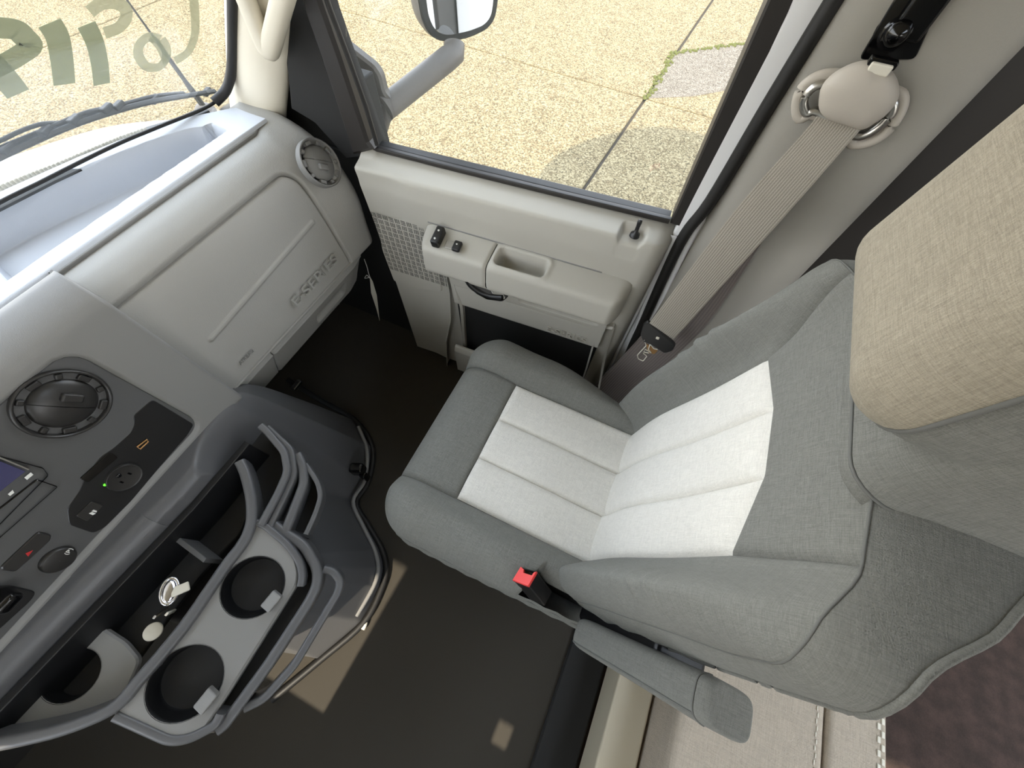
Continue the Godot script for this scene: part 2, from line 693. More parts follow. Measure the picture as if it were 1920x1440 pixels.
func build_shell():
	struct("floor", bx(Vector3(-1.06, -0.06, -1.14), Vector3(0.73, 0, 0.315)), M.rubber_floor, "black textured vinyl floor of the cab")
	var sill := Buf.new()
	sill.prism(fil([Vector3(-1.05, 0.012, 0.235), Vector3(0.6, 0.012, 0.235), Vector3(0.6, 0.012, 0.335), Vector3(-1.05, 0.012, 0.335)], 0.01), Vector3.UP, 0.02, 0.004)
	struct("trim_1", sill, M.soft_black, "black rubber edge strip where the cab floor meets the coach step")
	struct("wall_front", bx(Vector3(-1.06, -0.06, -1.14), Vector3(0.70, 0.66, -1.06)), M.soft_black, "black carpeted firewall under the dashboard")
	# driver side with its open window
	struct("wall_left", bx(Vector3(-1.10, -0.06, -1.2), Vector3(-1.03, 0.70, 0.42)), M.door_plastic, "grey driver door side of the cab")
	struct("wall_left", bx(Vector3(-1.10, 0.70, -0.295), Vector3(-1.03, 1.5, 0.105)), M.pillar_plastic, "grey pillar behind the driver window")
	struct("wall_left", bx(Vector3(-1.10, 0.70, 0.145), Vector3(-1.03, 1.5, 0.42)), M.pillar_plastic, "grey pillar behind the driver seat")
	struct("wall_left", bx(Vector3(-1.10, 0.975, 0.08), Vector3(-1.03, 1.5, 0.16)), M.pillar_plastic, "grey trim over the gap behind the driver window")
	struct("wall_left", bx(Vector3(-1.10, 0.70, 0.08), Vector3(-1.03, 0.845, 0.16)), M.pillar_plastic, "grey trim under the gap behind the driver window")
	struct("wall_left", bx(Vector3(-1.10, 1.36, -0.70), Vector3(-1.03, 1.5, 0.0)), M.pillar_plastic, "grey header over the driver window")
	var al := Buf.new()
	al.sweep([Vector3(-1.05, 0.68, -0.98), Vector3(-1.05, 1.48, -0.5)], [Vector2(-0.04, -0.05), Vector2(0.04, -0.05), Vector2(0.04, 0.05), Vector2(-0.04, 0.05)])
	struct("trim_2", al, M.apillar_plastic, "pale windshield pillar on the driver side")
	struct("ceiling", bx(Vector3(-1.10, 1.46, -0.56), Vector3(0.74, 1.52, 0.42)), M.apillar_plastic, "pale cab headliner")
	# passenger side above and behind the door
	struct("wall_right", bx(Vector3(0.645, 1.36, -0.56), Vector3(0.745, 1.5, 0.42)), M.pillar_plastic, "grey header over the passenger window")
	struct("wall_right", bx(Vector3(0.66, -0.06, -1.1), Vector3(0.72, 0.70, -0.64)), M.soft_black, "black kick panel in the passenger footwell")
	struct("wall_right", bx(Vector3(0.715, -0.06, 0.085), Vector3(0.76, 1.4, 0.42)), M.frame_black, "dark body side behind the belt pillar")
	var wr := Buf.new()
	var sec := [Vector3(0.722, 0, 0.288), Vector3(0.715, 0, 0.30), Vector3(0.72, 0, 0.33), Vector3(0.70, 0, 0.36), Vector3(0.66, 0, 0.42), Vector3(0.64, 0, 0.60)]
	var rows := []
	for y in [1.45, 0.9, 0.4, 0.0]:
		var r := PackedVector3Array()
		for s in spline(sec, 4):
			r.append(s + Vector3(0, y, 0))
		rows.append(r)
	wr.grid(rows)
	struct("wall_right", wr, M.seal_rubber, "black gap panel between the belt pillar and the seat back")
	# the white body round the door opening
	var wj := Buf.new()
	var jp := fil([Vector3(0.7, 1.098, 0.0426), Vector3(0.7, 1.074, 0.0589), Vector3(0.7, 0.7507, 0.0508), Vector3(0.7, 0.5297, 0.0627), Vector3(0.7, 0.2449, 0.0913), Vector3(0.70, 0.12, 0.075)], 0.12, 6, false)
	wj.sweep(jp, fil([Vector2(-0.030, -0.02), Vector2(0.013, -0.02), Vector2(0.013, 0.012), Vector2(-0.030, 0.012)], 0.006, 3), Vector3(-1, 0, 0))
	struct("trim_3", wj, M.white_paint, "white painted body flange between passenger door and belt pillar")
	var sl := Buf.new()
	sl.tube(spline([Vector3(0.685, 1.108, 0.0877), Vector3(0.685, 1.083, 0.0869), Vector3(0.685, 0.9725, 0.0807), Vector3(0.685, 0.8227, 0.0741), Vector3(0.685, 0.7476, 0.0619), Vector3(0.685, 0.6349, 0.064), Vector3(0.685, 0.4791, 0.0723), Vector3(0.685, 0.3467, 0.0775), Vector3(0.685, 0.1828, 0.0898), Vector3(0.685, -0.1315, 0.1584)], 5), 0.0105, 12)
	struct("trim_4", sl, M.seal_rubber, "black rubber door seal running down the belt pillar")
	struct("wall_right", bx(Vector3(0.697, -0.06, 0.052), Vector3(0.73, 0.78, 0.10)), M.white_paint, "white body pillar low behind the passenger door")
	# belt pillar
	var bp := Buf.new()
	var ps := spline([Vector3(0.705, 0, 0.082), Vector3(0.690, 0, 0.088), Vector3(0.674, 0, 0.104), Vector3(0.664, 0, 0.13), Vector3(0.659, 0, 0.17), Vector3(0.657, 0, 0.215), Vector3(0.661, 0, 0.25), Vector3(0.672, 0, 0.272), Vector3(0.70, 0, 0.286), Vector3(0.72, 0, 0.288)], 4)
	rows = []
	for k in 40:
		var y := lerpf(1.45, 0.0, k / 39.0)
		var r := PackedVector3Array()
		var swell := 0.02 * sst(0.75, 0.25, y)
		for s in ps:
			var e: float = exp(-pow((s.z - 0.17) / 0.055, 2))
			r.append(s + Vector3(-swell * e, y, -0.004 * sst(0.7, 0.3, y)))
		rows.append(r)
	bp.grid(rows)
	var pil := struct("trim_5", bp, M.pillar_plastic, "wide grey moulded pillar carrying the seat belt guide")
	var slot := Buf.new()
	slot.prism(fil([Vector3(0.6545, 1.102, 0.1357), Vector3(0.6545, 1.048, 0.1402), Vector3(0.6545, 1.058, 0.1909), Vector3(0.6545, 1.108, 0.1742)], 0.006), Vector3(-1, 0, 0), 0.004, 0.001)
	obj("slot", slot, M.gloss_black, pil)
	var bolt := Buf.new()
	var bc := Vector3(0.652, 1.076, 0.1573)
	bolt.lathe(bc + Vector3(0.004, 0, 0), Vector3(-1, 0.1, 0), [Vector2(0.0005, 0.017), Vector2(0.008, 0.015), Vector2(0.012, 0.009), Vector2(0.014, 0.002), Vector2(0.020, -0.003)], 20)
	bolt.rbox(bc + Vector3(0.0, 0.02, 0.008), Vector3(0.008, 0.05, 0.032), 0.004)
	obj("guide_slider", bolt, M.gloss_black, pil)
	# windshield pillar and grab handle
	var ap := Buf.new()
	var el := []
	for i in 20:
		var a := TAU * i / 20
		el.append(Vector2(cos(a) * 0.034, sin(a) * 0.064))
	ap.sweep(spline([Vector3(0.635, 0.70, -0.95), Vector3(0.636, 0.80, -0.885), Vector3(0.642, 0.97, -0.765), Vector3(0.66, 1.2, -0.60), Vector3(0.68, 1.47, -0.40)], 5), el, Vector3(0, 0.56, 0.83))
	struct("trim_6", ap, M.apillar_plastic, "pale windshield pillar trim beside the dashboard")
	var gh := Buf.new()
	var hp := fil([Vector3(0.592, 1.013, -0.7443), Vector3(0.592, 0.9755, -0.7463), Vector3(0.592, 0.9012, -0.7506), Vector3(0.592, 0.9885, -0.6643), Vector3(0.592, 1.03, -0.6235)], 0.022, 6, false)
	gh.sweep(hp, spline([Vector2(0.017, 0), Vector2(0.010, 0.012), Vector2(-0.010, 0.012), Vector2(-0.017, 0), Vector2(-0.010, -0.012), Vector2(0.010, -0.012)], 3, true), Vector3(-1, 0, 0))
	tag(obj("grab_handle", gh, M.apillar_plastic), "pale V-shaped grab handle on the windshield pillar", "handle")
	struct("wall_right", bx(Vector3(0.668, 0.45, -0.93), Vector3(0.71, 0.86, -0.62)), M.soft_black, "black gap behind the dashboard end")
	# windshield
	var gl := Buf.new()
	gl.prism([Vector3(-1.02, 0.76, -1.1524), Vector3(0.63, 0.76, -0.9544), Vector3(0.66, 1.46, -0.4258), Vector3(-1.02, 1.46, -0.6274)], Vector3(-0.12, -0.75, 1), 0.005, 0.0005)
	var win := struct("window_1", gl, M.clear_glass, "windshield glass with pale brush lettering on it")
	var fr := Buf.new()
	fr.tube(spline([Vector3(0.6106, 1.005, -0.769), Vector3(0.6084, 0.9625, -0.8011), Vector3(0.6061, 0.8861, -0.8587), Vector3(0.6009, 0.8392, -0.8945), Vector3(0.5865, 0.8094, -0.9186), Vector3(0.5579, 0.7964, -0.9317)], 5), 0.009, 10)
	fr.tube(spline([Vector3(0.5904, 0.8076, -0.9195), Vector3(0.5579, 0.7964, -0.9317), Vector3(0.5169, 0.796, -0.937), Vector3(0.435, 0.805, -0.94), Vector3(0.3564, 0.8126, -0.9438), Vector3(0.2838, 0.8147, -0.9509), Vector3(0.2167, 0.8148, -0.9589), Vector3(0.1555, 0.8158, -0.9655), Vector3(0.0919, 0.8113, -0.9765)], 5), 0.003, 10)
	obj("seal", fr, M.seal_rubber, win)
	# coach behind the cab: walls with window openings, floor, roof
	struct("floor", bx(Vector3(-1.25, -0.08, 0.335), Vector3(1.08, -0.005, 4.2)), M.brown_plush, "brown mottled carpet of the coach behind the seat")
	struct("ceiling", bx(Vector3(-1.25, 2.0, 0.42), Vector3(1.08, 2.06, 1.30)), M.wall_cream, "cream coach roof ahead of the skylight")
	struct("ceiling", bx(Vector3(-1.25, 2.0, 2.3), Vector3(1.08, 2.06, 4.2)), M.wall_cream, "cream coach roof behind the skylight")
	struct("ceiling", bx(Vector3(-1.25, 2.0, 1.28), Vector3(-0.60, 2.06, 2.32)), M.wall_cream, "cream coach roof on the driver side of the skylight")
	struct("ceiling", bx(Vector3(0.40, 2.0, 1.28), Vector3(1.08, 2.06, 2.32)), M.wall_cream, "cream coach roof on the passenger side of the skylight")
	struct("wall_back", bx(Vector3(-1.25, -0.06, 4.2), Vector3(1.08, 2.06, 4.26)), M.wall_cream, "cream rear wall of the coach")
	for s in [-1, 1]:
		var x0: float = -1.31 if s < 0 else 1.02
		var x1: float = x0 + 0.06
		var side: String = "wall_left" if s < 0 else "wall_right"
		struct(side, bx(Vector3(x0, -0.9, 0.42), Vector3(x1, 0.75, 4.2)), M.wall_cream, "cream coach side wall under its windows")
		struct(side, bx(Vector3(x0, 1.6, 0.42), Vector3(x1, 2.06, 4.2)), M.wall_cream, "cream coach side wall over its windows")
		for z in [0.42, 1.85, 3.6]:
			struct(side, bx(Vector3(x0, 0.75, z), Vector3(x1, 1.6, z + 0.45)), M.wall_cream, "cream coach wall between windows")
	struct("wall_right", bx(Vector3(0.76, -0.06, 0.36), Vector3(1.05, 2.0, 0.42)), M.soft_black, "dark partition between cab and coach on the passenger side")
	struct("wall_left", bx(Vector3(-1.28, -0.06, 0.36), Vector3(-1.08, 2.0, 0.42)), M.soft_black, "dark partition between cab and coach on the driver side")
	struct("wall_back", bx(Vector3(-1.25, 1.5, 0.36), Vector3(1.05, 2.0, 0.42)), M.wall_cream, "cream bulkhead over the cab opening")
	# white coach body with the bunk over the cab
	var body := thing("motorhome", "white motorhome body with its rounded bunk over the cab", "vehicle body", Vector3(0, 1.52, 0))
	var bk := Buf.new()
	var prof := spline([Vector2(0.45, 1.54), Vector2(-0.6, 1.54), Vector2(-1.06, 1.56), Vector2(-1.10, 1.75), Vector2(-1.05, 2.0), Vector2(-0.85, 2.42), Vector2(-0.5, 2.84), Vector2(-0.15, 2.98), Vector2(0.45, 3.0)], 5)
	rows = []
	for x in [-1.40, -1.38, 0.98, 1.0]:
		var ins: float = 0.02 if (x == -1.40 or x == 1.0) else 0.0
		var r := PackedVector3Array()
		for p in prof:
			r.append(Vector3(x, lerpf(p.y, 2.2, ins), lerpf(p.x, 0.0, ins)))
		rows.append(r)
	bk.grid(rows)
	for e in [0, 3]:
		for j in rows[e].size() - 1:
			bk.tri(Vector3(rows[e][0].x, 2.2, 0.45), rows[e][j], rows[e][j + 1])
	obj("bunk", bk, M.white_paint, body)
	obj("side_panel", bx(Vector3(1.085, -0.35, 0.42), Vector3(1.12, 0.72, 4.3)), M.white_paint, body)
	obj("side_panel", bx(Vector3(1.085, 1.62, 0.42), Vector3(1.12, 2.06, 4.3)), M.white_paint, body)
	obj("front_panel", bx(Vector3(0.765, -0.35, 0.325), Vector3(1.12, 1.52, 0.355)), M.white_paint, body)
	obj("stripe", bx(Vector3(0.77, -0.30, 0.32), Vector3(1.11, 0.02, 0.326), 0.001), M.blue_stripe, body)
	obj("body_vent", bx(Vector3(0.84, 0.25, 0.318), Vector3(0.88, 0.48, 0.326), 0.002), M.black_plastic, body)
	obj("stripe", bx(Vector3(1.12, 0.1, 0.43), Vector3(1.124, 0.22, 4.28), 0.001), M.blue_stripe, body)

func dpt(z: float, y: float, off: float) -> Vector3:
	return Vector3(0.6744 + 0.08 * z - off, y, z)

# ---------- passenger door ----------
func build_door():
	var core := Buf.new()
	var rows := []
	# outer skin and core
	for z in [-0.635, 0.05]:
		rows.append(PackedVector3Array([dpt(z, 0.745, -0.05), dpt(z, 0.70, -0.075), dpt(z, 0.0, -0.08), dpt(z, -0.25, -0.06), dpt(z, -0.25, -0.02), dpt(z, 0.0, -0.005), dpt(z, 0.74, -0.005)]))
	core.grid(rows)
	for e in [0, 1]:
		var r = rows[e]
		for j in range(1, 6):
			core.tri(r[0], r[j], r[j + 1])
	var door := struct("door_1", core, M.white_paint, "grey passenger door with armrest, map pocket and open view through its window")
	# upper trim: sill that slopes inwards, then the face down to the armrest
	var up := Buf.new()
	var pf := even(fil([Vector2(-0.034, 0.735), Vector2(-0.030, 0.754), Vector2(0.036, 0.733), Vector2(0.040, 0.69), Vector2(0.036, 0.60), Vector2(0.030, 0.36), Vector2(0.03, 0.02)], 0.0045, 5, false), 140)
	var f := func(u: float, v: float) -> Vector3:
		var z := lerpf(-0.632, 0.046, u)
		var p: Vector2 = along(pf, v)
		var off: float = p.x
		var y: float = p.y
		# front of the sill drops towards the pillar; a soft step starts by the speaker
		var st := sst(-0.56, -0.50, z)
		off += lerpf(-0.006, 0.0, st) * sst(0.75, 0.70, y)
		y += 0.010 * sst(-0.592, -0.605, z) * sst(0.015, -0.02, p.x) * sst(0.70, 0.73, y)
		y += 0.018 * (z + 0.30) * sst(0.66, 0.72, y)
		var nt := rrect(Vector2(z, p.x), Vector2(-0.054, 0.004), Vector2(-0.004, 0.08), 0.008)
		y -= 0.013 * sst(-0.002, 0.006, nt) * sst(0.685, 0.715, y)
		# rounded rear end
		var e := clampf((z - 0.012) / 0.034, 0, 1)
		off -= (1.0 - sqrt(maxf(0.0, 1.0 - e * e))) * 0.05
		y -= 0.012 * e * e * sst(0.6, 0.75, y)
		return dpt(z, y, off)
	up.surf(f, 230, 140)
	obj("upper_trim", up, M.door_plastic, door)
	# weatherstrip and window frame
	var ws := Buf.new()
	ws.sweep([Vector3(0.6529, 0.7478, -0.619), Vector3(0.669, 0.7519, -0.4171), Vector3(0.6876, 0.7563, -0.1852), Vector3(0.7042, 0.7603, 0.0229)], fil([Vector2(-0.012, -0.014), Vector2(0.010, -0.014), Vector2(0.010, 0.006), Vector2(-0.012, 0.006)], 0.004, 3))
	obj("weatherstrip", ws, M.seal_rubber, door)
	var wl := Buf.new()
	wl.sweep([Vector3(0.6399, 0.7511, -0.6062), Vector3(0.6556, 0.7536, -0.4096), Vector3(0.674, 0.7584, -0.1802), Vector3(0.6904, 0.7637, 0.0249)], fil([Vector2(-0.006, -0.006), Vector2(0.006, -0.006), Vector2(0.006, 0.004), Vector2(-0.006, 0.004)], 0.003, 3))
	obj("weatherstrip", wl, M.frame_black, door)
	var rf := Buf.new()
	rf.prism([Vector3(0.686, 1.094, 0.0199), Vector3(0.6883, 1.097, 0.0486), Vector3(0.6883, 1.076, 0.0493), Vector3(0.6889, 0.9615, 0.0557), Vector3(0.6898, 0.7956, 0.0672), Vector3(0.6895, 0.7549, 0.0638), Vector3(0.6867, 0.7581, 0.0281), Vector3(0.686, 1.072, 0.0204)], Vector3(-1, 0, 0.08), 0.05, 0.003)
	obj("window_frame", rf, M.frame_black, door)
	var sf := Buf.new()
	sf.prism([Vector3(0.6324, 1.001, -0.6749), Vector3(0.6259, 0.8743, -0.7559), Vector3(0.623, 0.7878, -0.7931), Vector3(0.627, 0.7699, -0.7431), Vector3(0.6311, 0.7034, -0.6912), Vector3(0.6387, 0.7386, -0.5959), Vector3(0.6383, 0.7687, -0.6018), Vector3(0.6368, 0.9095, -0.6206), Vector3(0.6362, 0.9629, -0.627), Vector3(0.6362, 1.007, -0.628)], Vector3(-1, 0, 0.08), 0.04, 0.004)
	obj("sail_panel", sf, M.soft_black, door)
	var s2 := Buf.new()
	s2.prism([Vector3(0.6192, 1.013, -0.6155), Vector3(0.6193, 0.9797, -0.6142), Vector3(0.6196, 0.9214, -0.6095), Vector3(0.6203, 0.7713, -0.6017), Vector3(0.6209, 0.7578, -0.5936), Vector3(0.6161, 0.7318, -0.6543), Vector3(0.6162, 0.7996, -0.653), Vector3(0.6162, 0.9065, -0.6525), Vector3(0.616, 0.9707, -0.6544), Vector3(0.6167, 1.009, -0.6459)], Vector3(-1, 0, 0.08), 0.02, 0.006)
	obj("sail_cover", s2, M.frame_black, door)
	var gs := Buf.new()
	gs.tube([Vector3(0.6258, 1.013, -0.607), Vector3(0.626, 0.9793, -0.605), Vector3(0.6267, 0.9178, -0.5961), Vector3(0.6274, 0.8397, -0.5872), Vector3(0.6276, 0.7676, -0.5856)], 0.0045, 8)
	obj("window_channel", gs, M.seal_rubber, door)
	var pane := Buf.new()
	pane.prism([dpt(-0.70, 0.73, -0.04), dpt(0.03, 0.73, -0.04), dpt(0.03, 1.38, -0.03), dpt(-0.45, 1.38, -0.03)], Vector3(-1, 0, 0.08), 0.004, 0.0005)
	obj("pane", pane, M.clear_glass, door)
	# lock pin in its square dish
	var pin := Buf.new()
	var pc := Vector3(0.6524, 0.7375, -0.0246)
	pin.lathe(pc, Vector3(0.05, 1, 0), [Vector2(0.0005, 0.034), Vector2(0.004, 0.033), Vector2(0.0045, 0.028), Vector2(0.0038, 0.02), Vector2(0.0038, 0.006), Vector2(0.009, 0.004), Vector2(0.010, -0.002)], 16)
	obj("lock_pin", pin, M.black_plastic, door)
	# armrest: switch end and padded end, joined at a seam
	var cuts := [[-0.478, -0.3005, "armrest_console"], [-0.2985, 0.012, "armrest_pad"]]
	for c in cuts:
		var z0: float = c[0]
		var z1: float = c[1]
		var ar := Buf.new()
		var sec := even(fil([Vector2(0.030, 0.641), Vector2(0.046, 0.638), Vector2(0.102, 0.623), Vector2(0.106, 0.556), Vector2(0.085, 0.538), Vector2(0.028, 0.53)], 0.012, 5, false), 60)
		var g := func(u: float, v: float) -> Vector3:
			var z := lerpf(z0, z1, u)
			var p: Vector2 = along(sec, v)
			var k := 1.0
			if z0 < -0.4:
				var e := clampf((-0.452 - z) / 0.026, 0, 1)
				k = sqrt(maxf(0.0, 1.0 - e * e)) * 0.6 + 0.4 - 0.4 * e
				# lower lip follows the pull handle opening
			else:
				var e := clampf((z + 0.016) / 0.028, 0, 1)
				k = sqrt(maxf(0.0, 1.0 - e * e))
			var sm := 0.004 * exp(-pow((z + 0.2995) / 0.004, 2))
			var off := 0.028 + (p.x - 0.028 - sm) * k
			var y: float = lerpf(0.585, p.y - sm * sst(0.56, 0.62, p.y), lerpf(k, 1.0, 0.75))
			# grab pocket in the pad
			if z0 > -0.4:
				var d := rrect(Vector2(z, p.x), Vector2(-0.286, 0.046), Vector2(-0.172, 0.090), 0.012)
				var lift := 0.0035 * exp(-pow((d + 0.004) / 0.006, 2))
				y += (lift - 0.045 * sst(0.0, 0.007, d)) * sst(0.60, 0.615, p.y)
			return dpt(z, y, off)
		ar.surf(g, 90, 90)
		obj(c[2], ar, M.door_plastic, door)
	var seam := Buf.new()
	seam.sweep([dpt(-0.470, 0.6405, 0.0375), dpt(-0.06, 0.6405, 0.0375)], [Vector2(-0.0012, -0.001), Vector2(0.0012, -0.001), Vector2(0.0012, 0.002), Vector2(-0.0012, 0.002)])
	obj("armrest_seam", seam, M.charcoal_plastic, door)
	# switches
	var sw := Buf.new()
	var sc: Vector3 = Vector3(0.5683, 0.6356, -0.4257)
	var sb := Basis(Vector3(0, 1, 0), 0.1) * Basis(Vector3(0, 0, 1), 0.2)
	sw.rbox(sc + Vector3(0, 0.004, 0), Vector3(0.046, 0.022, 0.020), 0.005, sb)
	var swo := obj("lock_switch", sw, M.black_plastic, door)
	for s in [-0.012, 0.010]:
		var dt := Buf.new()
		dt.lathe(sc + sb * Vector3(s, 0.0155, 0), sb.y, [Vector2(0.0005, 0.0006), Vector2(0.0022, 0.0004), Vector2(0.0024, -0.001)], 10)
		obj("mark", dt, M.white_mark, swo)
	var wc: Vector3 = Vector3(0.5712, 0.6282, -0.39)
	var wd := Buf.new()
	wd.prism(fil([Vector3(0.5751, 0.6345, -0.4078), Vector3(0.5794, 0.6345, -0.3694), Vector3(0.5573, 0.6345, -0.3655), Vector3(0.5538, 0.6345, -0.4052)], 0.003), Vector3(-0.2, 1, 0), 0.012, 0.0015)
	obj("window_switch_well", wd, M.pillar_plastic, door)
	var w2 := Buf.new()
	w2.rbox(Vector3(0.5639, 0.637, -0.3755), Vector3(0.026, 0.010, 0.019), 0.004, sb)
	var w2o := obj("window_switch", w2, M.black_plastic, door)
	var wm := Buf.new()
	wm.lathe(Vector3(0.5654, 0.637, -0.3763) + Vector3(0, 0.005, 0), Vector3.UP, [Vector2(0.0005, 0.0009), Vector2(0.0022, 0.0006), Vector2(0.0024, -0.001)], 10)
	obj("mark", wm, M.white_mark, w2o)
	# fascia strip under the armrest with the pull handle, then the pocket
	var fa := Buf.new()
	var fz := func(u: float, v: float) -> Vector3:
		var z := lerpf(-0.425, -0.008, u)
		var y := lerpf(0.545, 0.383, v)
		var off := 0.060 - 0.012 * v
		var d := rrect(Vector2(z, y), Vector2(-0.232, 0.487), Vector2(-0.03, 0.517), 0.006)
		off -= 0.010 * sst(0.0, 0.004, d)
		d = rrect(Vector2(z, y), Vector2(-0.412, 0.495), Vector2(-0.262, 0.545), 0.02)
		off -= 0.016 * sst(0.0, 0.012, d)
		off -= 0.0015 * exp(-pow((y - 0.462 - 0.02 * v) / 0.0015, 2)) * (1.0 if z < -0.05 else 0.0)
		if v > 0.96:
			off -= 0.03 * (v - 0.96) / 0.04
		return dpt(z, y, off)
	fa.surf(fz, 120, 60)
	obj("pull_fascia", fa, M.door_plastic, door)
	var ph := Buf.new()
	ph.sweep(spline([Vector3(0.5466, 0.5601, -0.3471), Vector3(0.5474, 0.5442, -0.3373), Vector3(0.5491, 0.5327, -0.3158), Vector3(0.5516, 0.5305, -0.2855), Vector3(0.5537, 0.5386, -0.2581)], 5), spline([Vector2(0.006, 0), Vector2(0.003, 0.006), Vector2(-0.003, 0.006), Vector2(-0.006, 0), Vector2(-0.003, -0.006), Vector2(0.003, -0.006)], 3, true))
	ph.prism(fil([Vector3(0.5525, 0.5503, -0.3482), Vector3(0.5577, 0.555, -0.2839), Vector3(0.5599, 0.5558, -0.2557), Vector3(0.5607, 0.5414, -0.2461), Vector3(0.5598, 0.5247, -0.258), Vector3(0.5565, 0.5128, -0.2985), Vector3(0.5541, 0.5189, -0.3293)], 0.004), Vector3(-1, 0.15, 0), 0.012, 0.003)
	tag(obj("pull_handle", ph, M.black_plastic, door), "black door opening lever")
	var hl := Buf.new()
	hl.prism(fil([Vector3(0.5527, 0.548, -0.334), Vector3(0.5564, 0.5489, -0.2876), Vector3(0.5568, 0.54, -0.2822), Vector3(0.5553, 0.5298, -0.3017), Vector3(0.5535, 0.5337, -0.3238)], 0.003), Vector3(-1, 0.15, 0), 0.003, 0.001)
	obj("lever_inset", hl, M.steel, door)
	# map pocket: frame posts, opening, dark inside
	var fr := Buf.new()
	fr.prism(fil([Vector3(0.5842, 0.5069, -0.4395), Vector3(0.5864, 0.51, -0.4123), Vector3(0.5874, 0.3844, -0.4001), Vector3(0.5868, 0.1999, -0.4073), Vector3(0.5858, -0.0019, -0.42), Vector3(0.5806, -0.0951, -0.4848), Vector3(0.579, -0.0569, -0.5052), Vector3(0.5809, 0.1755, -0.4809), Vector3(0.5835, 0.3066, -0.4492), Vector3(0.5844, 0.4311, -0.437)], 0.008), Vector3(-1, 0, 0.08), 0.04, 0.006)
	obj("pocket_post", fr, M.door_plastic, door)
	var fr2 := Buf.new()
	fr2.prism(fil([Vector3(0.6221, 0.4794, -0.0283), Vector3(0.6254, 0.491, 0.012), Vector3(0.6261, 0.3636, 0.0214), Vector3(0.6293, 0.0822, 0.061), Vector3(0.6234, 0.1476, -0.013), Vector3(0.623, 0.2816, -0.0175)], 0.006), Vector3(-1, 0, 0.08), 0.035, 0.005)
	obj("pocket_post", fr2, M.door_plastic, door)
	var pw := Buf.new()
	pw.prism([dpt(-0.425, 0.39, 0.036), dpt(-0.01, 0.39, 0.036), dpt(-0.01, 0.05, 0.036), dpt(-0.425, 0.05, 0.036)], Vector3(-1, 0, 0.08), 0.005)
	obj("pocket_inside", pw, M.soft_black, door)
	var pb := Buf.new()
	pb.sweep([dpt(-0.43, 0.205, 0.07), dpt(-0.2, 0.20, 0.075), dpt(-0.005, 0.21, 0.07)], fil([Vector2(-0.035, -0.15), Vector2(0.010, -0.15), Vector2(0.014, -0.02), Vector2(0.006, 0.0), Vector2(-0.004, 0.0), Vector2(-0.010, -0.02), Vector2(-0.012, -0.12), Vector2(-0.035, -0.13)], 0.005, 3))
	obj("map_pocket", pb, M.door_plastic, door)
	text("lettering", "E-SERIES", dpt(-0.098, 0.415, 0.0530), Vector3(0.08, 0, 1), Vector3(0.05, 1, 0), 0.018, 0.003, M.door_plastic, door, 1.15)
	# speaker panel ahead of the armrest
	var sp := Buf.new()
	sp.prism(fil([Vector3(0.5891, 0.603, -0.6167), Vector3(0.594, 0.6192, -0.5547), Vector3(0.6001, 0.6194, -0.4782), Vector3(0.6011, 0.5022, -0.4657), Vector3(0.6009, 0.4025, -0.4691), Vector3(0.5954, 0.3847, -0.5376), Vector3(0.5881, 0.3809, -0.6284), Vector3(0.5878, 0.497, -0.6324)], 0.012), Vector3(-1, 0, 0.08), 0.012, 0.003)
	var spo := obj("speaker_panel", sp, M.door_plastic, door)
	var gr := Buf.new()
	var pg := Geometry2D.convex_hull(PackedVector2Array([Vector2(-0.615, 0.585), Vector2(-0.50, 0.595), Vector2(-0.472, 0.53), Vector2(-0.472, 0.455), Vector2(-0.52, 0.47), Vector2(-0.585, 0.52)]))
	var pga := Array(pg)
	var cs := 0.0158
	for i in 12:
		for j in 12:
			var c := Vector2(-0.62 + i * cs, 0.44 + j * cs)
			if inside_poly(c, pga) < 0.001:
				continue
			for k in 3:
				var t := (k - 1) * 0.0046
				if (i + j) % 2 == 0:
					gr.rbox(dpt(c.x, c.y + t, 0.0362), Vector3(0.001, 0.0021, 0.0118), 0.0003)
				else:
					gr.rbox(dpt(c.x + t, c.y, 0.0362), Vector3(0.001, 0.0118, 0.0021), 0.0003)
	var gro := obj("grille_slots", gr, M.grille_dark, spo)
	gro.set_meta("kind", "stuff")

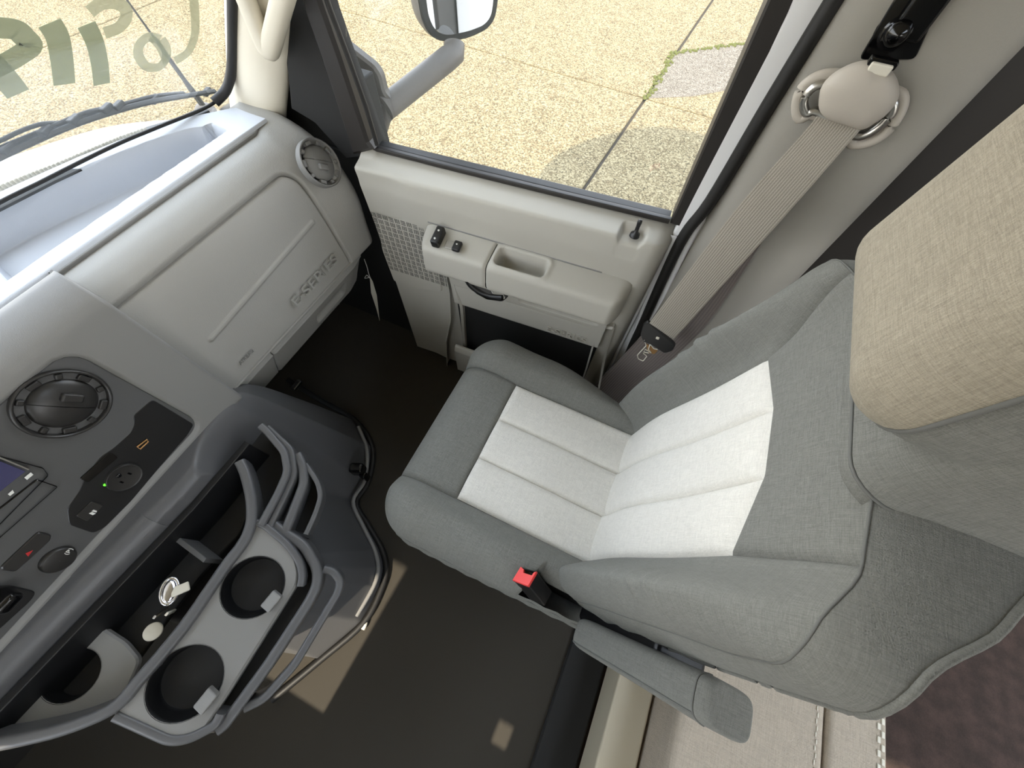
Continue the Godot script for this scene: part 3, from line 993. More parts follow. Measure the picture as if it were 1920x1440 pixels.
# ---------- dashboard ----------
func vent(c: Vector3, axis: Vector3, up: Vector3, R: float, ring_mat: Material, ball_mat: Material, parent: Node, turn: float):
	var a := axis.normalized()
	var x := up.cross(a).normalized()
	var y := a.cross(x)
	var b := Buf.new()
	b.lathe(c, a, [Vector2(R * 1.03, -0.012), Vector2(R * 1.03, 0.0), Vector2(R, 0.0025), Vector2(R * 0.96, 0.0028), Vector2(R * 0.93, 0.0), Vector2(R * 0.90, -0.006), Vector2(R * 0.74, -0.010), Vector2(R * 0.72, -0.03)], 48)
	var root := obj("air_vent", b, ring_mat, parent)
	# blocks round the ring
	var nb := Buf.new()
	for i in 10:
		var g := TAU * i / 10 + 0.2
		var d := x * cos(g) + y * sin(g)
		var e := a.cross(d)
		nb.rbox(c + d * R * 0.83 - a * 0.004, Vector3(R * 0.17, R * (0.30 if i % 2 == 0 else 0.16), 0.010), 0.002, Basis(d, e, a))
	obj("grip_block", nb, ring_mat, root)
	# the ball with its two shells and the tab
	var q := Basis(a, turn)
	var bx_ := q * x
	var by := q * y
	var rb := R * 0.75
	for half in [0, 1]:
		var s := Buf.new()
		var f := func(u: float, v: float) -> Vector3:
			var edge := -0.12
			var t := lerpf(-0.99, edge - 0.012, v) if half == 0 else lerpf(edge + 0.012, 0.99, v)
			var r := sqrt(1 - t * t)
			var ang := lerpf(-PI * 0.5, PI * 0.5, u)
			var bow := 0.10 * cos(ang) * (1 - t * t)
			return c - a * 0.007 + by * rb * (t + bow * 0.6) + bx_ * rb * r * sin(ang) + a * rb * 0.36 * r * cos(ang)
		s.surf(f, 28, 18)
		obj("vane", s, ball_mat, root)
	var bk := Buf.new()
	bk.lathe(c, a, [Vector2(0.0005, -0.010), Vector2(R * 0.76, -0.013)], 32)
	obj("throat", bk, M.gloss_black, root)
	var tb := Buf.new()
	tb.rbox(c + a * (rb * 0.34 - 0.006) + by * rb * 0.32 + bx_ * rb * 0.05, Vector3(rb * 0.62, rb * 0.34, 0.012), 0.003, Basis(bx_, by, a))
	obj("tab", tb, ball_mat, root)

func build_dashboard():
	var d := thing("dashboard", "grey dashboard with open top tray, round air vents, ribbed passenger panel and black centre stack", "dashboard", Vector3(0, 0.4, -0.85))
	# top deck with the long tray sunk into it
	var deck := Buf.new()
	var far := [Vector2(-1.0, -0.99), Vector2(-0.6, -1.04), Vector2(-0.2, -1.055), Vector2(0.15, -1.022), Vector2(0.3, -0.99), Vector2(0.4, -0.963), Vector2(0.5, -0.927), Vector2(0.56, -0.895), Vector2(0.61, -0.86), Vector2(0.64, -0.84)]
	var fz := func(x: float) -> float:
		for i in far.size() - 1:
			if x <= far[i + 1].x:
				return lerpf(far[i].y, far[i + 1].y, (x - far[i].x) / (far[i + 1].x - far[i].x))
		return far[far.size() - 1].y
	var ftop := func(u: float, v: float) -> Vector3:
		var x := lerpf(-0.90, 0.575, u)
		var z0: float = fz.call(x)
		var z := lerpf(z0 - 0.012, -0.818, v)
		var y := 0.785 + 0.014 * sst(-0.86, -1.0, z)
		var d1 := minf(z - (z0 + 0.020), -0.856 - z)
		var dx := 0.505 - x
		var r := 0.045
		var dd := d1
		if dx < r and z < -0.90:
			dd = minf(d1, r - Vector2(r - dx, maxf(0.0, r - (z - z0 - 0.02))).length())
		dd = minf(dd, dx)
		y -= 0.056 * sst(0.0, 0.010, dd)
		# rounded lip at the near edge
		var e := clampf((v - 0.965) / 0.035, 0, 1)
		y -= 0.006 * e * e
		return Vector3(x, y, z)
	deck.surf(ftop, 300, 80)
	var deck_part := obj("tray_deck", deck, M.tray_plastic, d)
	var lip := Buf.new()
	lip.sweep([Vector3(-0.9, 0.779, -0.822), Vector3(0.535, 0.779, -0.822), Vector3(0.56, 0.779, -0.835)], fil([Vector2(-0.012, -0.012), Vector2(0.006, -0.012), Vector2(0.008, 0.0), Vector2(-0.012, 0.0)], 0.003, 3))
	obj("lip", lip, M.charcoal_plastic, deck_part)
	var pad2 := Buf.new()
	pad2.prism(fil([Vector3(-0.5, 0.766, -1.02), Vector3(0.085, 0.766, -1.005), Vector3(0.052, 0.766, -0.858), Vector3(-0.5, 0.766, -0.858)], 0.01), Vector3.UP, 0.03, 0.002)
	obj("tray_divider", pad2, M.tray_plastic, deck_part)
	var gv := Buf.new()
	gv.prism([Vector3(0.052, 0.7666, -0.99), Vector3(0.066, 0.7666, -0.99), Vector3(0.034, 0.7666, -0.862), Vector3(0.020, 0.7666, -0.862)], Vector3.UP, 0.002, 0.0004)
	obj("divider_groove", gv, M.dash_plastic, deck_part)
	var slot := Buf.new()
	slot.prism([Vector3(0.0733, 0.799, -1.021), Vector3(0.0632, 0.799, -1.004), Vector3(0.1514, 0.799, -0.9877), Vector3(0.2367, 0.799, -0.977), Vector3(0.2819, 0.799, -0.9683), Vector3(0.2731, 0.799, -0.9851)], Vector3.UP, 0.004, 0.0005)
	obj("defroster_slot", slot, M.soft_black, deck_part)
	# main body: pad, face and rounded end, with a bed sunk for the passenger panel
	var prof := spline([Vector2(0.770, -0.850), Vector2(0.772, -0.825), Vector2(0.773, -0.80), Vector2(0.769, -0.777), Vector2(0.755, -0.750), Vector2(0.728, -0.728), Vector2(0.69, -0.712), Vector2(0.62, -0.694), Vector2(0.55, -0.681), Vector2(0.505, -0.675), Vector2(0.492, -0.680), Vector2(0.484, -0.705), Vector2(0.40, -0.745), Vector2(0.35, -0.765), Vector2(0.345, -0.79), Vector2(0.38, -0.86)], 5)
	var pe := even(prof, 150)
	var lo := Vector2(0.02, 0.503)
	var hi := Vector2(0.517, 0.742)
	var bed := func(x: float, y: float) -> float: return rrect(Vector2(x, y), lo - Vector2(0, 0.05), hi, 0.04)
	var sbody := func(x: float, t: float, sink: float) -> Vector3:
		var p: Vector2 = along(pe, t)
		var k := sst(0.50, 0.60, x)
		var y := p.x
		var z := p.y
		# the end stands a little further out and its top runs on to the pillar
		z += k * (0.030 * exp(-pow((y - 0.655) / 0.10, 2)) - 0.012 * sst(0.5, 0.42, y))
		if t < 0.2:
			var w := sst(0.2, 0.0, t) * sst(0.53, 0.575, x)
			z -= 0.075 * w
			y += 0.012 * w
		var e := clampf((x - 0.595) / 0.035, 0, 1)
		z -= (1.0 - sqrt(maxf(0.0, 1.0 - e * e))) * 0.06
		y -= (1.0 - sqrt(maxf(0.0, 1.0 - e * e))) * 0.02 * sst(0.6, 0.75, y)
		if sink > 0.0 and y > 0.502:
			z -= sink * sst(-0.001, 0.005, bed.call(x, y))
			y -= 0.5 * sink * sst(-0.001, 0.005, bed.call(x, y))
		return Vector3(x, y, z)
	var body := Buf.new()
	body.surf(func(u: float, v: float) -> Vector3: return sbody.call(lerpf(0.02, 0.63, u), v, 0.012), 200, 150)
	obj("dash_body", body, M.dash_plastic, d)
	var rest := Buf.new()
	rest.surf(func(u: float, v: float) -> Vector3: return sbody.call(lerpf(-0.95, 0.03, u), v * 0.5, 0.0) - Vector3(0, 0.004, 0.012), 4, 60)
	obj("dash_body", rest, M.dash_plastic, d)
	# passenger panel lying in the bed
	var pnl := Buf.new()
	var fp := func(u: float, v: float) -> Vector3:
		# u,v to a rounded rectangle: squeeze x near the top right corner
		var y := lerpf(0.7375, 0.5035, v)
		var x1 := 0.5135
		var dy := 0.7375 - y
		var r := 0.037
		if dy < r:
			x1 -= r - sqrt(maxf(0.0, r * r - (r - dy) * (r - dy)))
		var x := lerpf(0.06, x1, u)
		# find the body surface at that height
		var a := 0.10
		var b := 0.80
		for k in 18:
			var m := (a + b) * 0.5
			if sbody.call(x, m, 0.0).y > y:
				a = m
			else:
				b = m
		var s: Vector3 = sbody.call(x, a, 0.0)
		var dd := minf(minf(x1 - x, dy), 0.02)
		var out := -0.006 + 0.003 * sst(0.0, 0.006, dd) - 0.01 * (1.0 - sst(0.0, 0.002, dd))
		# the long raised rib
		var q := Vector2(x, y)
		var p1 := Vector2(0.150, 0.612)
		var p2 := Vector2(0.482, 0.640)
		var tt := clampf((q - p1).dot(p2 - p1) / (p2 - p1).length_squared(), 0, 1)
		var dist := q.distance_to(p1 + (p2 - p1) * tt)
		out += 0.0035 * sst(0.006, 0.0025, dist)
		return s + Vector3(0, 0.35, 0.94) * out
	pnl.surf(fp, 200, 130)
	var po := obj("passenger_panel", pnl, M.dash_plastic, d)
	var la: Vector3 = Vector3(0.3165, 0.5494, -0.678)
	var lb: Vector3 = Vector3(0.4831, 0.5545, -0.678)
	text("lettering", "E-SERIES", (la + lb) * 0.5 + Vector3(0, -0.004, 0.002), lb - la, Vector3(0, 0.97, -0.18), 0.024, 0.0028, M.dash_plastic, po, 1.25)
	text("lettering", "AIRBAG", Vector3(0.1658, 0.5387, -0.6765) + Vector3(0, -0.002, 0), Vector3(1, 0, 0), Vector3(0, 0.98, -0.15), 0.008, 0.0012, M.charcoal_plastic, po)
	# glove box below, with its pull
	var gb := Buf.new()
	var gpts := [Vector2(0.488, -0.700), Vector2(0.474, -0.697), Vector2(0.466, -0.696), Vector2(0.445, -0.706), Vector2(0.39, -0.733), Vector2(0.350, -0.752), Vector2(0.336, -0.765), Vector2(0.334, -0.82)]
	var gp := spline(gpts, 5)
	var fg := func(u: float, v: float) -> Vector3:
		var x := lerpf(0.215, 0.575, u)
		var p: Vector2 = along(gp, v)
		var e := minf(x - 0.215, 0.575 - x)
		var out := 0.004 * sst(0.0, 0.006, e)
		var dpull := rrect(Vector2(x, p.x), Vector2(0.37, 0.365), Vector2(0.50, 0.425), 0.012)
		out -= 0.014 * sst(0.0, 0.010, dpull)
		out += 0.003 * exp(-pow((p.x - 0.463) / 0.003, 2))
		return Vector3(x, p.x, p.y + out - 0.010 * sst(0.52, 0.58, x))
	gb.surf(fg, 120, 60)
	obj("glove_box", gb, M.dash_plastic, d)
	var gs := Buf.new()
	gs.surf(func(u: float, v: float) -> Vector3:
		var p: Vector2 = along(gp, v)
		return Vector3(lerpf(0.06, 0.212, u), p.x, p.y + 0.002 + 0.003 * exp(-pow((p.x - 0.463) / 0.003, 2))), 4, 40)
	obj("knee_panel", gs, M.dash_plastic, d)
	# round vent at the passenger end
	vent(Vector3(0.570, 0.728, -0.703), Vector3(0.10, 0.50, 0.86), Vector3(0, 0.86, -0.5), 0.047, M.charcoal_plastic, M.charcoal_plastic, d, 2.5)
	# centre stack surround
	var bz := Buf.new()
	var bp := spline([Vector2(0.770, -0.83), Vector2(0.806, -0.775), Vector2(0.815, -0.755), Vector2(0.812, -0.735), Vector2(0.803, -0.712), Vector2(0.790, -0.694), Vector2(0.770, -0.686), Vector2(0.66, -0.6635), Vector2(0.55, -0.641), Vector2(0.52, -0.636), Vector2(0.508, -0.640), Vector2(0.50, -0.66)], 5)
	var bpe := even(bp, 120)
	var fb := func(u: float, v: float) -> Vector3:
		var x := lerpf(-0.62, 0.0945, u)
		var p: Vector2 = along(bpe, v)
		var dd := rrect(Vector2(x, p.x), Vector2(-0.70, 0.537), Vector2(0.016, 0.772), 0.032)
		var out := -0.005 * sst(0.0, 0.0035, dd)
		# rounded right edge turning back to the dash
		var e := clampf((x - 0.090) / 0.0045, 0, 1)
		out -= 0.008 * sst(0.1, 0.3, v) * (1.0 - sqrt(maxf(0.0, 1.0 - e * e)))
		return Vector3(x, p.x + out * 0.2, p.y + out)
	bz.surf(fb, 220, 120)
	obj("centre_surround", bz, M.charcoal_plastic, d)
	var bside := Buf.new()
	var rr := PackedVector3Array()
	var r2 := PackedVector3Array()
	for p in bpe:
		rr.append(Vector3(0.0944, p.x - 0.001, p.y - 0.008))
		r2.append(Vector3(0.0946, minf(p.x, 0.77) - 0.006, minf(p.y - 0.06, -0.73)))
	bside.grid([rr, r2])
	obj("surround_side", bside, M.charcoal_plastic, d)
	# dark face inside the surround
	var face := Buf.new()
	var fl := fil([bzp(-0.62, 0.768, -0.0035), bzp(0.0125, 0.768, -0.0035), bzp(0.0125, 0.541, -0.0035), bzp(-0.62, 0.541, -0.0035)], 0.030, 8)
	face.prism(fl, Vector3(0, 0.2, 0.98), 0.004, 0.001)
	var fo := obj("centre_face", face, M.bezel_plastic, d)
	vent(bzp(-0.053, 0.7215, 0.0005), Vector3(0, 0.2, 0.98), Vector3(0, 0.98, -0.2), 0.051, M.vent_black, M.vent_black, d, -1.1)
	# glossy insert with power outlet and sockets
	var ins := Buf.new()
	ins.prism(fil([Vector3(0.0075, 0.6372, -0.6613), Vector3(0.0038, 0.5504, -0.6436), Vector3(-0.0173, 0.5452, -0.6425), Vector3(-0.0841, 0.5424, -0.642), Vector3(-0.1498, 0.5385, -0.6412), Vector3(-0.1992, 0.5413, -0.6418), Vector3(-0.2102, 0.5489, -0.6433), Vector3(-0.2054, 0.5889, -0.6515), Vector3(-0.185, 0.6086, -0.6555), Vector3(-0.1555, 0.6149, -0.6568), Vector3(-0.1341, 0.625, -0.6588), Vector3(-0.1005, 0.6294, -0.6597), Vector3(-0.0845, 0.6247, -0.6587), Vector3(-0.0525, 0.6223, -0.6583), Vector3(-0.0379, 0.6286, -0.6596), Vector3(-0.0281, 0.6398, -0.6618)], 0.006), Vector3(0, 0.2, 0.98), 0.003, 0.0008)
	var io := obj("black_insert", ins, M.gloss_black, d)
	io.material_override = M.black_plastic
	var rc := Buf.new()
	rc.prism(fil([Vector3(-0.0903, 0.6258, -0.6575), Vector3(-0.0932, 0.6098, -0.6542), Vector3(-0.1411, 0.6155, -0.6554), Vector3(-0.1396, 0.6291, -0.6581)], 0.003), Vector3(0, 0.2, 0.98), 0.003, 0.0006)
	obj("card_slot", rc, M.gloss_black, io)
	var us := Buf.new()
	var ul := [Vector3(-0.0514, 0.5968, -0.6511), Vector3(-0.0538, 0.5928, -0.6503), Vector3(-0.0692, 0.5938, -0.6505), Vector3(-0.068, 0.6004, -0.6518)]
	us.sweep(ul, [Vector2(-0.0012, -0.001), Vector2(0.0012, -0.001), Vector2(0.0012, 0.001), Vector2(-0.0012, 0.001)], Vector3(0, 0.2, 0.98), false, true, true)
	obj("usb_port", us, M.brass, io)
	var oc := Vector3(-0.1176, 0.5799, -0.6471)
	var ol := Buf.new()
	ol.lathe(oc, Vector3(0, 0.2, 0.98), [Vector2(0.0005, 0.0012), Vector2(0.0215, 0.0012), Vector2(0.0225, 0.003), Vector2(0.0238, 0.003), Vector2(0.0245, -0.003)], 32)
	var oo := obj("power_outlet", ol, M.vent_black, io)
	for s in [Vector2(-0.008, -0.002), Vector2(0.008, -0.002)]:
		var st := Buf.new()
		st.rbox(oc + Vector3(s.x, s.y, 0.0012), Vector3(0.003, 0.008, 0.002), 0.0005)
		obj("pin_slot", st, M.gloss_black, oo)
	var st2 := Buf.new()
	st2.lathe(oc + Vector3(0.0, 0.011, 0.0), Vector3(0, 0.2, 0.98), [Vector2(0.0005, 0.0018), Vector2(0.0034, 0.0016), Vector2(0.0036, 0)], 14)
	obj("pin_slot", st2, M.gloss_black, oo)
	var led := Buf.new()
	led.lathe(Vector3(-0.137, 0.5939, -0.651), Vector3(0, 0.2, 0.98), [Vector2(0.0005, 0.0016), Vector2(0.0018, 0.0012), Vector2(0.0024, 0)], 12)
	obj("indicator_light", led, M.green_led, io)
	var bt := Buf.new()
	bt.prism(fil([Vector3(-0.1651, 0.5915, -0.6495), Vector3(-0.1667, 0.5721, -0.6455), Vector3(-0.1948, 0.5731, -0.6457), Vector3(-0.1909, 0.5926, -0.6497)], 0.003), Vector3(0, 0.2, 0.98), 0.003, 0.0008)
	var bto := obj("rocker_button", bt, M.vent_black, io)
	var mk := Buf.new()
	mk.prism([Vector3(-0.179, 0.5804, -0.6464), Vector3(-0.176, 0.5797, -0.6463), Vector3(-0.1764, 0.5745, -0.6452), Vector3(-0.1788, 0.5732, -0.645)], Vector3(0, 0.2, 0.98), 0.001, 0.0002)
	mk.prism([Vector3(-0.1829, 0.5811, -0.6466), Vector3(-0.1795, 0.5791, -0.6462), Vector3(-0.1805, 0.5726, -0.6448), Vector3(-0.1839, 0.5747, -0.6453)], Vector3(0, 0.2, 0.98), 0.001, 0.0002)
	obj("mark", mk, M.white_mark, bto)
	# radio with its screen
	var ra := Buf.new()
	ra.prism(fil([Vector3(-0.1432, 0.756, -0.6835), Vector3(-0.1413, 0.7199, -0.6761), Vector3(-0.14, 0.6768, -0.6674), Vector3(-0.1473, 0.6643, -0.6648), Vector3(-0.2232, 0.6613, -0.6642), Vector3(-0.2791, 0.6618, -0.6643)], 0.003), Vector3(0, 0.2, 0.98), 0.003, 0.0008)
	var rao := obj("radio", ra, M.gloss_black, d)
	var scn := Buf.new()
	scn.prism([Vector3(-0.1488, 0.752, -0.682), Vector3(-0.1473, 0.7212, -0.6757), Vector3(-0.1504, 0.6905, -0.6695), Vector3(-0.1826, 0.6935, -0.6701), Vector3(-0.2206, 0.6967, -0.6707)], Vector3(0, 0.2, 0.98), 0.0012, 0.0003)
	obj("screen", scn, M.screen_glow, rao)
	var br := Buf.new()
	br.tube([Vector3(-0.1441, 0.7558, -0.6824), Vector3(-0.1429, 0.7248, -0.676), Vector3(-0.1466, 0.69, -0.669)], 0.0012, 8)
	obj("screen_edge", br, M.steel, rao)
	for p in [[[Vector3(-0.1496, 0.6853, -0.6676), Vector3(-0.1513, 0.6809, -0.6667), Vector3(-0.16, 0.6815, -0.6668), Vector3(-0.1583, 0.6859, -0.6677)]], [[Vector3(-0.1768, 0.6845, -0.6674), Vector3(-0.1795, 0.6806, -0.6666), Vector3(-0.1846, 0.6813, -0.6668), Vector3(-0.1833, 0.6847, -0.6675)]]]:
		var wm := Buf.new()
		wm.prism(p[0], Vector3(0, 0.2, 0.98), 0.001, 0.0002)
		obj("white_mark", wm, M.white_mark, rao)
	var cd := Buf.new()
	cd.prism(fil([Vector3(-0.1561, 0.672, -0.6659), Vector3(-0.1579, 0.6436, -0.6601), Vector3(-0.2395, 0.6488, -0.6612), Vector3(-0.2743, 0.6553, -0.6625), Vector3(-0.2393, 0.6822, -0.668)], 0.003), Vector3(0, 0.2, 0.98), 0.003, 0.001)
	obj("radio_slot", cd, M.gloss_black, rao)
	# hazard switch and brake knob
	var hz := Buf.new()
	hz.prism(fil([Vector3(-0.2229, 0.6171, -0.6547), Vector3(-0.2231, 0.5998, -0.6512), Vector3(-0.2313, 0.5946, -0.6501), Vector3(-0.2797, 0.5989, -0.651), Vector3(-0.2796, 0.615, -0.6543), Vector3(-0.2756, 0.6193, -0.6552)], 0.004), Vector3(0, 0.2, 0.98), 0.005, 0.0015)
	var hzo := obj("hazard_switch", hz, M.vent_black, d)
	var hm := Buf.new()
	hm.prism([Vector3(-0.2477, 0.6043, -0.6513), Vector3(-0.2533, 0.6089, -0.6522), Vector3(-0.257, 0.6027, -0.651)], Vector3(0, 0.2, 0.98), 0.001, 0.0002)
	obj("red_triangle", hm, M.hazard_red, hzo)
	var kn := Buf.new()
	kn.lathe(Vector3(-0.2559, 0.5639, -0.6439), Vector3(0, 0.2, 0.98), [Vector2(0.0005, 0.004), Vector2(0.017, 0.004), Vector2(0.020, 0.002), Vector2(0.021, -0.003)], 30)
	var kno := obj("round_knob", kn, M.vent_black, d)
	text("mark", "(P)", Vector3(-0.2404, 0.5664, -0.6394), Vector3(1, 0, 0), Vector3(0, 0.98, -0.2), 0.006, 0.0006, M.white_mark, kno)
	var lv := Buf.new()
	lv.prism(fil([Vector3(-0.3074, 0.6293, -0.6582), Vector3(-0.2984, 0.5899, -0.6502), Vector3(-0.3044, 0.5538, -0.6428), Vector3(-0.3159, 0.55, -0.642), Vector3(-0.3579, 0.5554, -0.6431), Vector3(-0.3932, 0.5632, -0.6447)], 0.006), Vector3(0, 0.2, 0.98), 0.003, 0.001)
	var lvo := obj("lever_recess", lv, M.black_plastic, d)
	var l2 := Buf.new()
	l2.rbox(Vector3(-0.3136, 0.5923, -0.6376), Vector3(0.03, 0.022, 0.03), 0.008)
	obj("lever_knob", l2, M.gloss_black, lvo)

func bzp(x: float, y: float, off: float) -> Vector3:
	return Vector3(x, y, -0.529 - 0.2037 * y + off * 1.02)

# ---------- engine cover with the cup holder tray ----------
func tpl(x: float, z: float, off := 0.0) -> Vector3:
	return Vector3(x, 0.306 - 0.31 * z + off, z)

func build_console():
	var d := thing("engine_cover", "charcoal engine cover between the seats with moulded cup holder tray", "console", Vector3(-0.2, 0, -0.55))
	var foot := [Vector3(0.2953, 0, -1.065), Vector3(0.2748, 0, -0.9797), Vector3(0.2557, 0, -0.8233), Vector3(0.2495, 0, -0.6725), Vector3(0.1971, 0, -0.56), Vector3(0.1019, 0, -0.5109), Vector3(0.0293, 0, -0.5081), Vector3(-0.0145, 0, -0.434), Vector3(-0.054, 0, -0.3595), Vector3(-0.0915, 0, -0.3214), Vector3(-0.1363, 0, -0.304), Vector3(-0.2285, 0, -0.3025), Vector3(-0.3449, 0, -0.3544)]
	var poly := []
	for p in foot:
		poly.append(Vector2(p.x, p.z))
	poly.append(Vector2(-0.370, -0.44))
	poly.append(Vector2(-0.405, -0.56))
	poly.append(Vector2(-0.41, -1.10))
	poly.append(Vector2(0.28, -1.10))
	var cap := func(x: float, z: float) -> float:
		var t := z + 0.605 + 0.10 * maxf(0.0, -0.1 - x)
		var ridge := 0.53 - 0.0
		if t > 0:
			ridge = 0.53 - 0.016 * pow(t / 0.022, 2) if t < 0.022 else 0.514 - 14.0 * (t - 0.022)
		var cliff := maxf(ridge, 0.335 - 0.10 * (z + 0.5))
		var slope := 0.53
		if z > -0.615:
			slope = 0.53 - 0.85 * (sqrt((z + 0.615) * (z + 0.615) + 0.0004) - 0.02)
		var h := lerpf(cliff, slope, sst(0.055, 0.095, x))
		if x > 0.055:
			h -= 0.12 * pow((x - 0.055) / 0.13, 2)
		return h - 0.35 * maxf(0.0, -0.64 - z)
	var sh := Buf.new()
	var f := func(u: float, v: float) -> Vector3:
		var x := lerpf(-0.72, 0.30, u)
		var z := lerpf(-0.685, -0.275, v)
		var s := inside_poly(Vector2(x, z), poly)
		var steep := 0.012 + 4.2 * s - 0.6 * exp(-s * 40.0) * s
		if s < 0.006:
			steep = minf(steep, 0.002 + s * 6.0)
		var h := smin(steep, cap.call(x, z), lerpf(0.02, 0.06, sst(0.02, 0.09, x)))
		return Vector3(x, maxf(h, -0.03), z)
	sh.surf(f, 200, 150)
	obj("cover_shell", sh, M.console_plastic, d)
	var rg := Buf.new()
	var rsec := fil([Vector2(-0.06, -0.02), Vector2(-0.012, 0.0), Vector2(0.010, 0.0), Vector2(0.024, -0.018), Vector2(0.026, -0.09), Vector2(-0.06, -0.09)], 0.010, 4)
	rg.sweep([Vector3(-0.16, 0.5305, -0.611), Vector3(-0.40, 0.5305, -0.635), Vector3(-0.75, 0.5305, -0.670)], rsec.map(func(p): return Vector2(-p.x, p.y)), Vector3.UP)
	obj("cover_ridge", rg, M.console_plastic, d)
	# rubber flange and bead along the floor line
	var bead := Buf.new()
	var bpth := spline([Vector3(0.2773, 0.012, -0.9746), Vector3(0.2615, 0.012, -0.8219), Vector3(0.2513, 0.012, -0.6756), Vector3(0.1967, 0.012, -0.5599), Vector3(0.1009, 0.012, -0.506), Vector3(0.0264, 0.012, -0.5013), Vector3(-0.0143, 0.012, -0.4298), Vector3(-0.0528, 0.012, -0.3546), Vector3(-0.0893, 0.012, -0.3156), Vector3(-0.1366, 0.012, -0.2983), Vector3(-0.2288, 0.012, -0.2961), Vector3(-0.3444, 0.012, -0.3488), Vector3(-0.4595, 0.012, -0.4054)], 5)
	bead.tube(bpth, 0.009, 10)
	obj("floor_seal", bead, M.seal_rubber, d)
	var bead2 := Buf.new()
	bead2.tube(spline([Vector3(0.2292, 0.05, -0.6234), Vector3(0.173, 0.05, -0.5508), Vector3(0.0922, 0.05, -0.5022), Vector3(0.0241, 0.05, -0.4964), Vector3(-0.0205, 0.05, -0.4306), Vector3(-0.0601, 0.05, -0.3628), Vector3(-0.0959, 0.05, -0.326), Vector3(-0.14, 0.05, -0.3115), Vector3(-0.2164, 0.05, -0.3127)], 5), 0.006, 8)
	obj("edge_bead", bead2, M.charcoal_plastic, d)
	var lt := Buf.new()
	lt.rbox(Vector3(0.1061, 0.1, -0.5184), Vector3(0.030, 0.045, 0.040), 0.008, Basis(Vector3.UP, 0.4))
	lt.rbox(Vector3(0.1002, 0.07, -0.5005), Vector3(0.020, 0.05, 0.020), 0.006)
	obj("latch", lt, M.gloss_black, d)
	var lt2 := Buf.new()
	lt2.rbox(Vector3(0.1965, 0.36, -0.671), Vector3(0.030, 0.010, 0.014), 0.004)
	obj("latch", lt2, M.gloss_black, d)
	# bin floor between ridge and rail
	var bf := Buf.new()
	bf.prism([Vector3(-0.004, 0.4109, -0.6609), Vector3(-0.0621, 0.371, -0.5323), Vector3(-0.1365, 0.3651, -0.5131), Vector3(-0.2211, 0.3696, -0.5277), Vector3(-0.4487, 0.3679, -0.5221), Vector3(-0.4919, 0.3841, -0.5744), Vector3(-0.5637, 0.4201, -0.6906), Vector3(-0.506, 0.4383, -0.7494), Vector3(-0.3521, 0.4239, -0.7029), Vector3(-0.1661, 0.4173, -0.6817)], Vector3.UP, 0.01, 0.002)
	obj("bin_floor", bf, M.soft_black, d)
	var rib := Buf.new()
	rib.prism([Vector3(-0.1745, 0.4651, -0.5777), Vector3(-0.1804, 0.4422, -0.5038), Vector3(-0.1884, 0.4421, -0.5037), Vector3(-0.1832, 0.4648, -0.5766)], Vector3.UP, 0.05, 0.001)
	obj("bin_divider", rib, M.bezel_plastic, d)
	# ledge under the ridge
	var lg := Buf.new()
	lg.sweep([Vector3(0.02, 0.494, -0.570), Vector3(-0.12, 0.494, -0.572), Vector3(-0.40, 0.494, -0.598), Vector3(-0.66, 0.494, -0.622)], fil([Vector2(-0.004, -0.13), Vector2(0.006, -0.13), Vector2(0.010, 0.0), Vector2(-0.004, 0.0)], 0.002, 3), Vector3.UP)
	obj("bin_liner", lg, M.black_plastic, d)
	# small platform with the third cup well
	var c3 := Vector3(-0.4108, 0.4419, -0.5836)
	var n := Vector3(0, 1, 0.31).normalized()
	var sp := Buf.new()
	sp.prism(fil([Vector3(-0.3401, 0.4509, -0.6127), Vector3(-0.3471, 0.4308, -0.5477), Vector3(-0.3594, 0.4201, -0.5131), Vector3(-0.4036, 0.4157, -0.4989), Vector3(-0.4357, 0.4169, -0.5028), Vector3(-0.4703, 0.4285, -0.5402), Vector3(-0.5062, 0.4458, -0.5961), Vector3(-0.531, 0.4624, -0.6496), Vector3(-0.4859, 0.4693, -0.6718), Vector3(-0.4266, 0.4646, -0.6567), Vector3(-0.3633, 0.4595, -0.6403)], 0.01), n, 0.012, 0.003, [ring(c3, n, 0.0385, 32)])
	obj("cup_platform", sp, M.charcoal_plastic, d)
	cup(c3, n, 0.0385, 0.10, d, false)
	# rails: tall rounded walls
	var wall := func(path: Array, w: float, h: float, called: String):
		var b := Buf.new()
		b.sweep(path, fil([Vector2(-w, -h), Vector2(w, -h), Vector2(w, 0.0), Vector2(-w, 0.0)], w * 0.8, 4), n)
		obj(called, b, M.console_plastic, d)
	wall.call(spline([Vector3(-0.0161, 0.4922, -0.562), Vector3(-0.0222, 0.4891, -0.5519), Vector3(-0.0339, 0.484, -0.5355), Vector3(-0.0608, 0.4748, -0.5057), Vector3(-0.0875, 0.4679, -0.4836), Vector3(-0.1083, 0.4644, -0.4723), Vector3(-0.1361, 0.4624, -0.466), Vector3(-0.178, 0.4626, -0.4664), Vector3(-0.2806, 0.4612, -0.4618), Vector3(-0.3685, 0.4632, -0.4684), Vector3(-0.3857, 0.4634, -0.4689), Vector3(-0.4019, 0.4647, -0.4733), Vector3(-0.4179, 0.468, -0.4838), Vector3(-0.4432, 0.4758, -0.5091), Vector3(-0.4639, 0.4843, -0.5364), Vector3(-0.4878, 0.4958, -0.5737), Vector3(-0.5087, 0.5074, -0.611)], 4), 0.0095, 0.055, "rail")
	wall.call(fil([Vector3(0.06, 0.4977, -0.5731), Vector3(0.0573, 0.4932, -0.5586), Vector3(0.038, 0.4768, -0.5059), Vector3(0.0078, 0.4681, -0.4776), Vector3(-0.0347, 0.4649, -0.4673), Vector3(-0.0949, 0.462, -0.458)], 0.012, 4, false), 0.0072, 0.06, "rail")
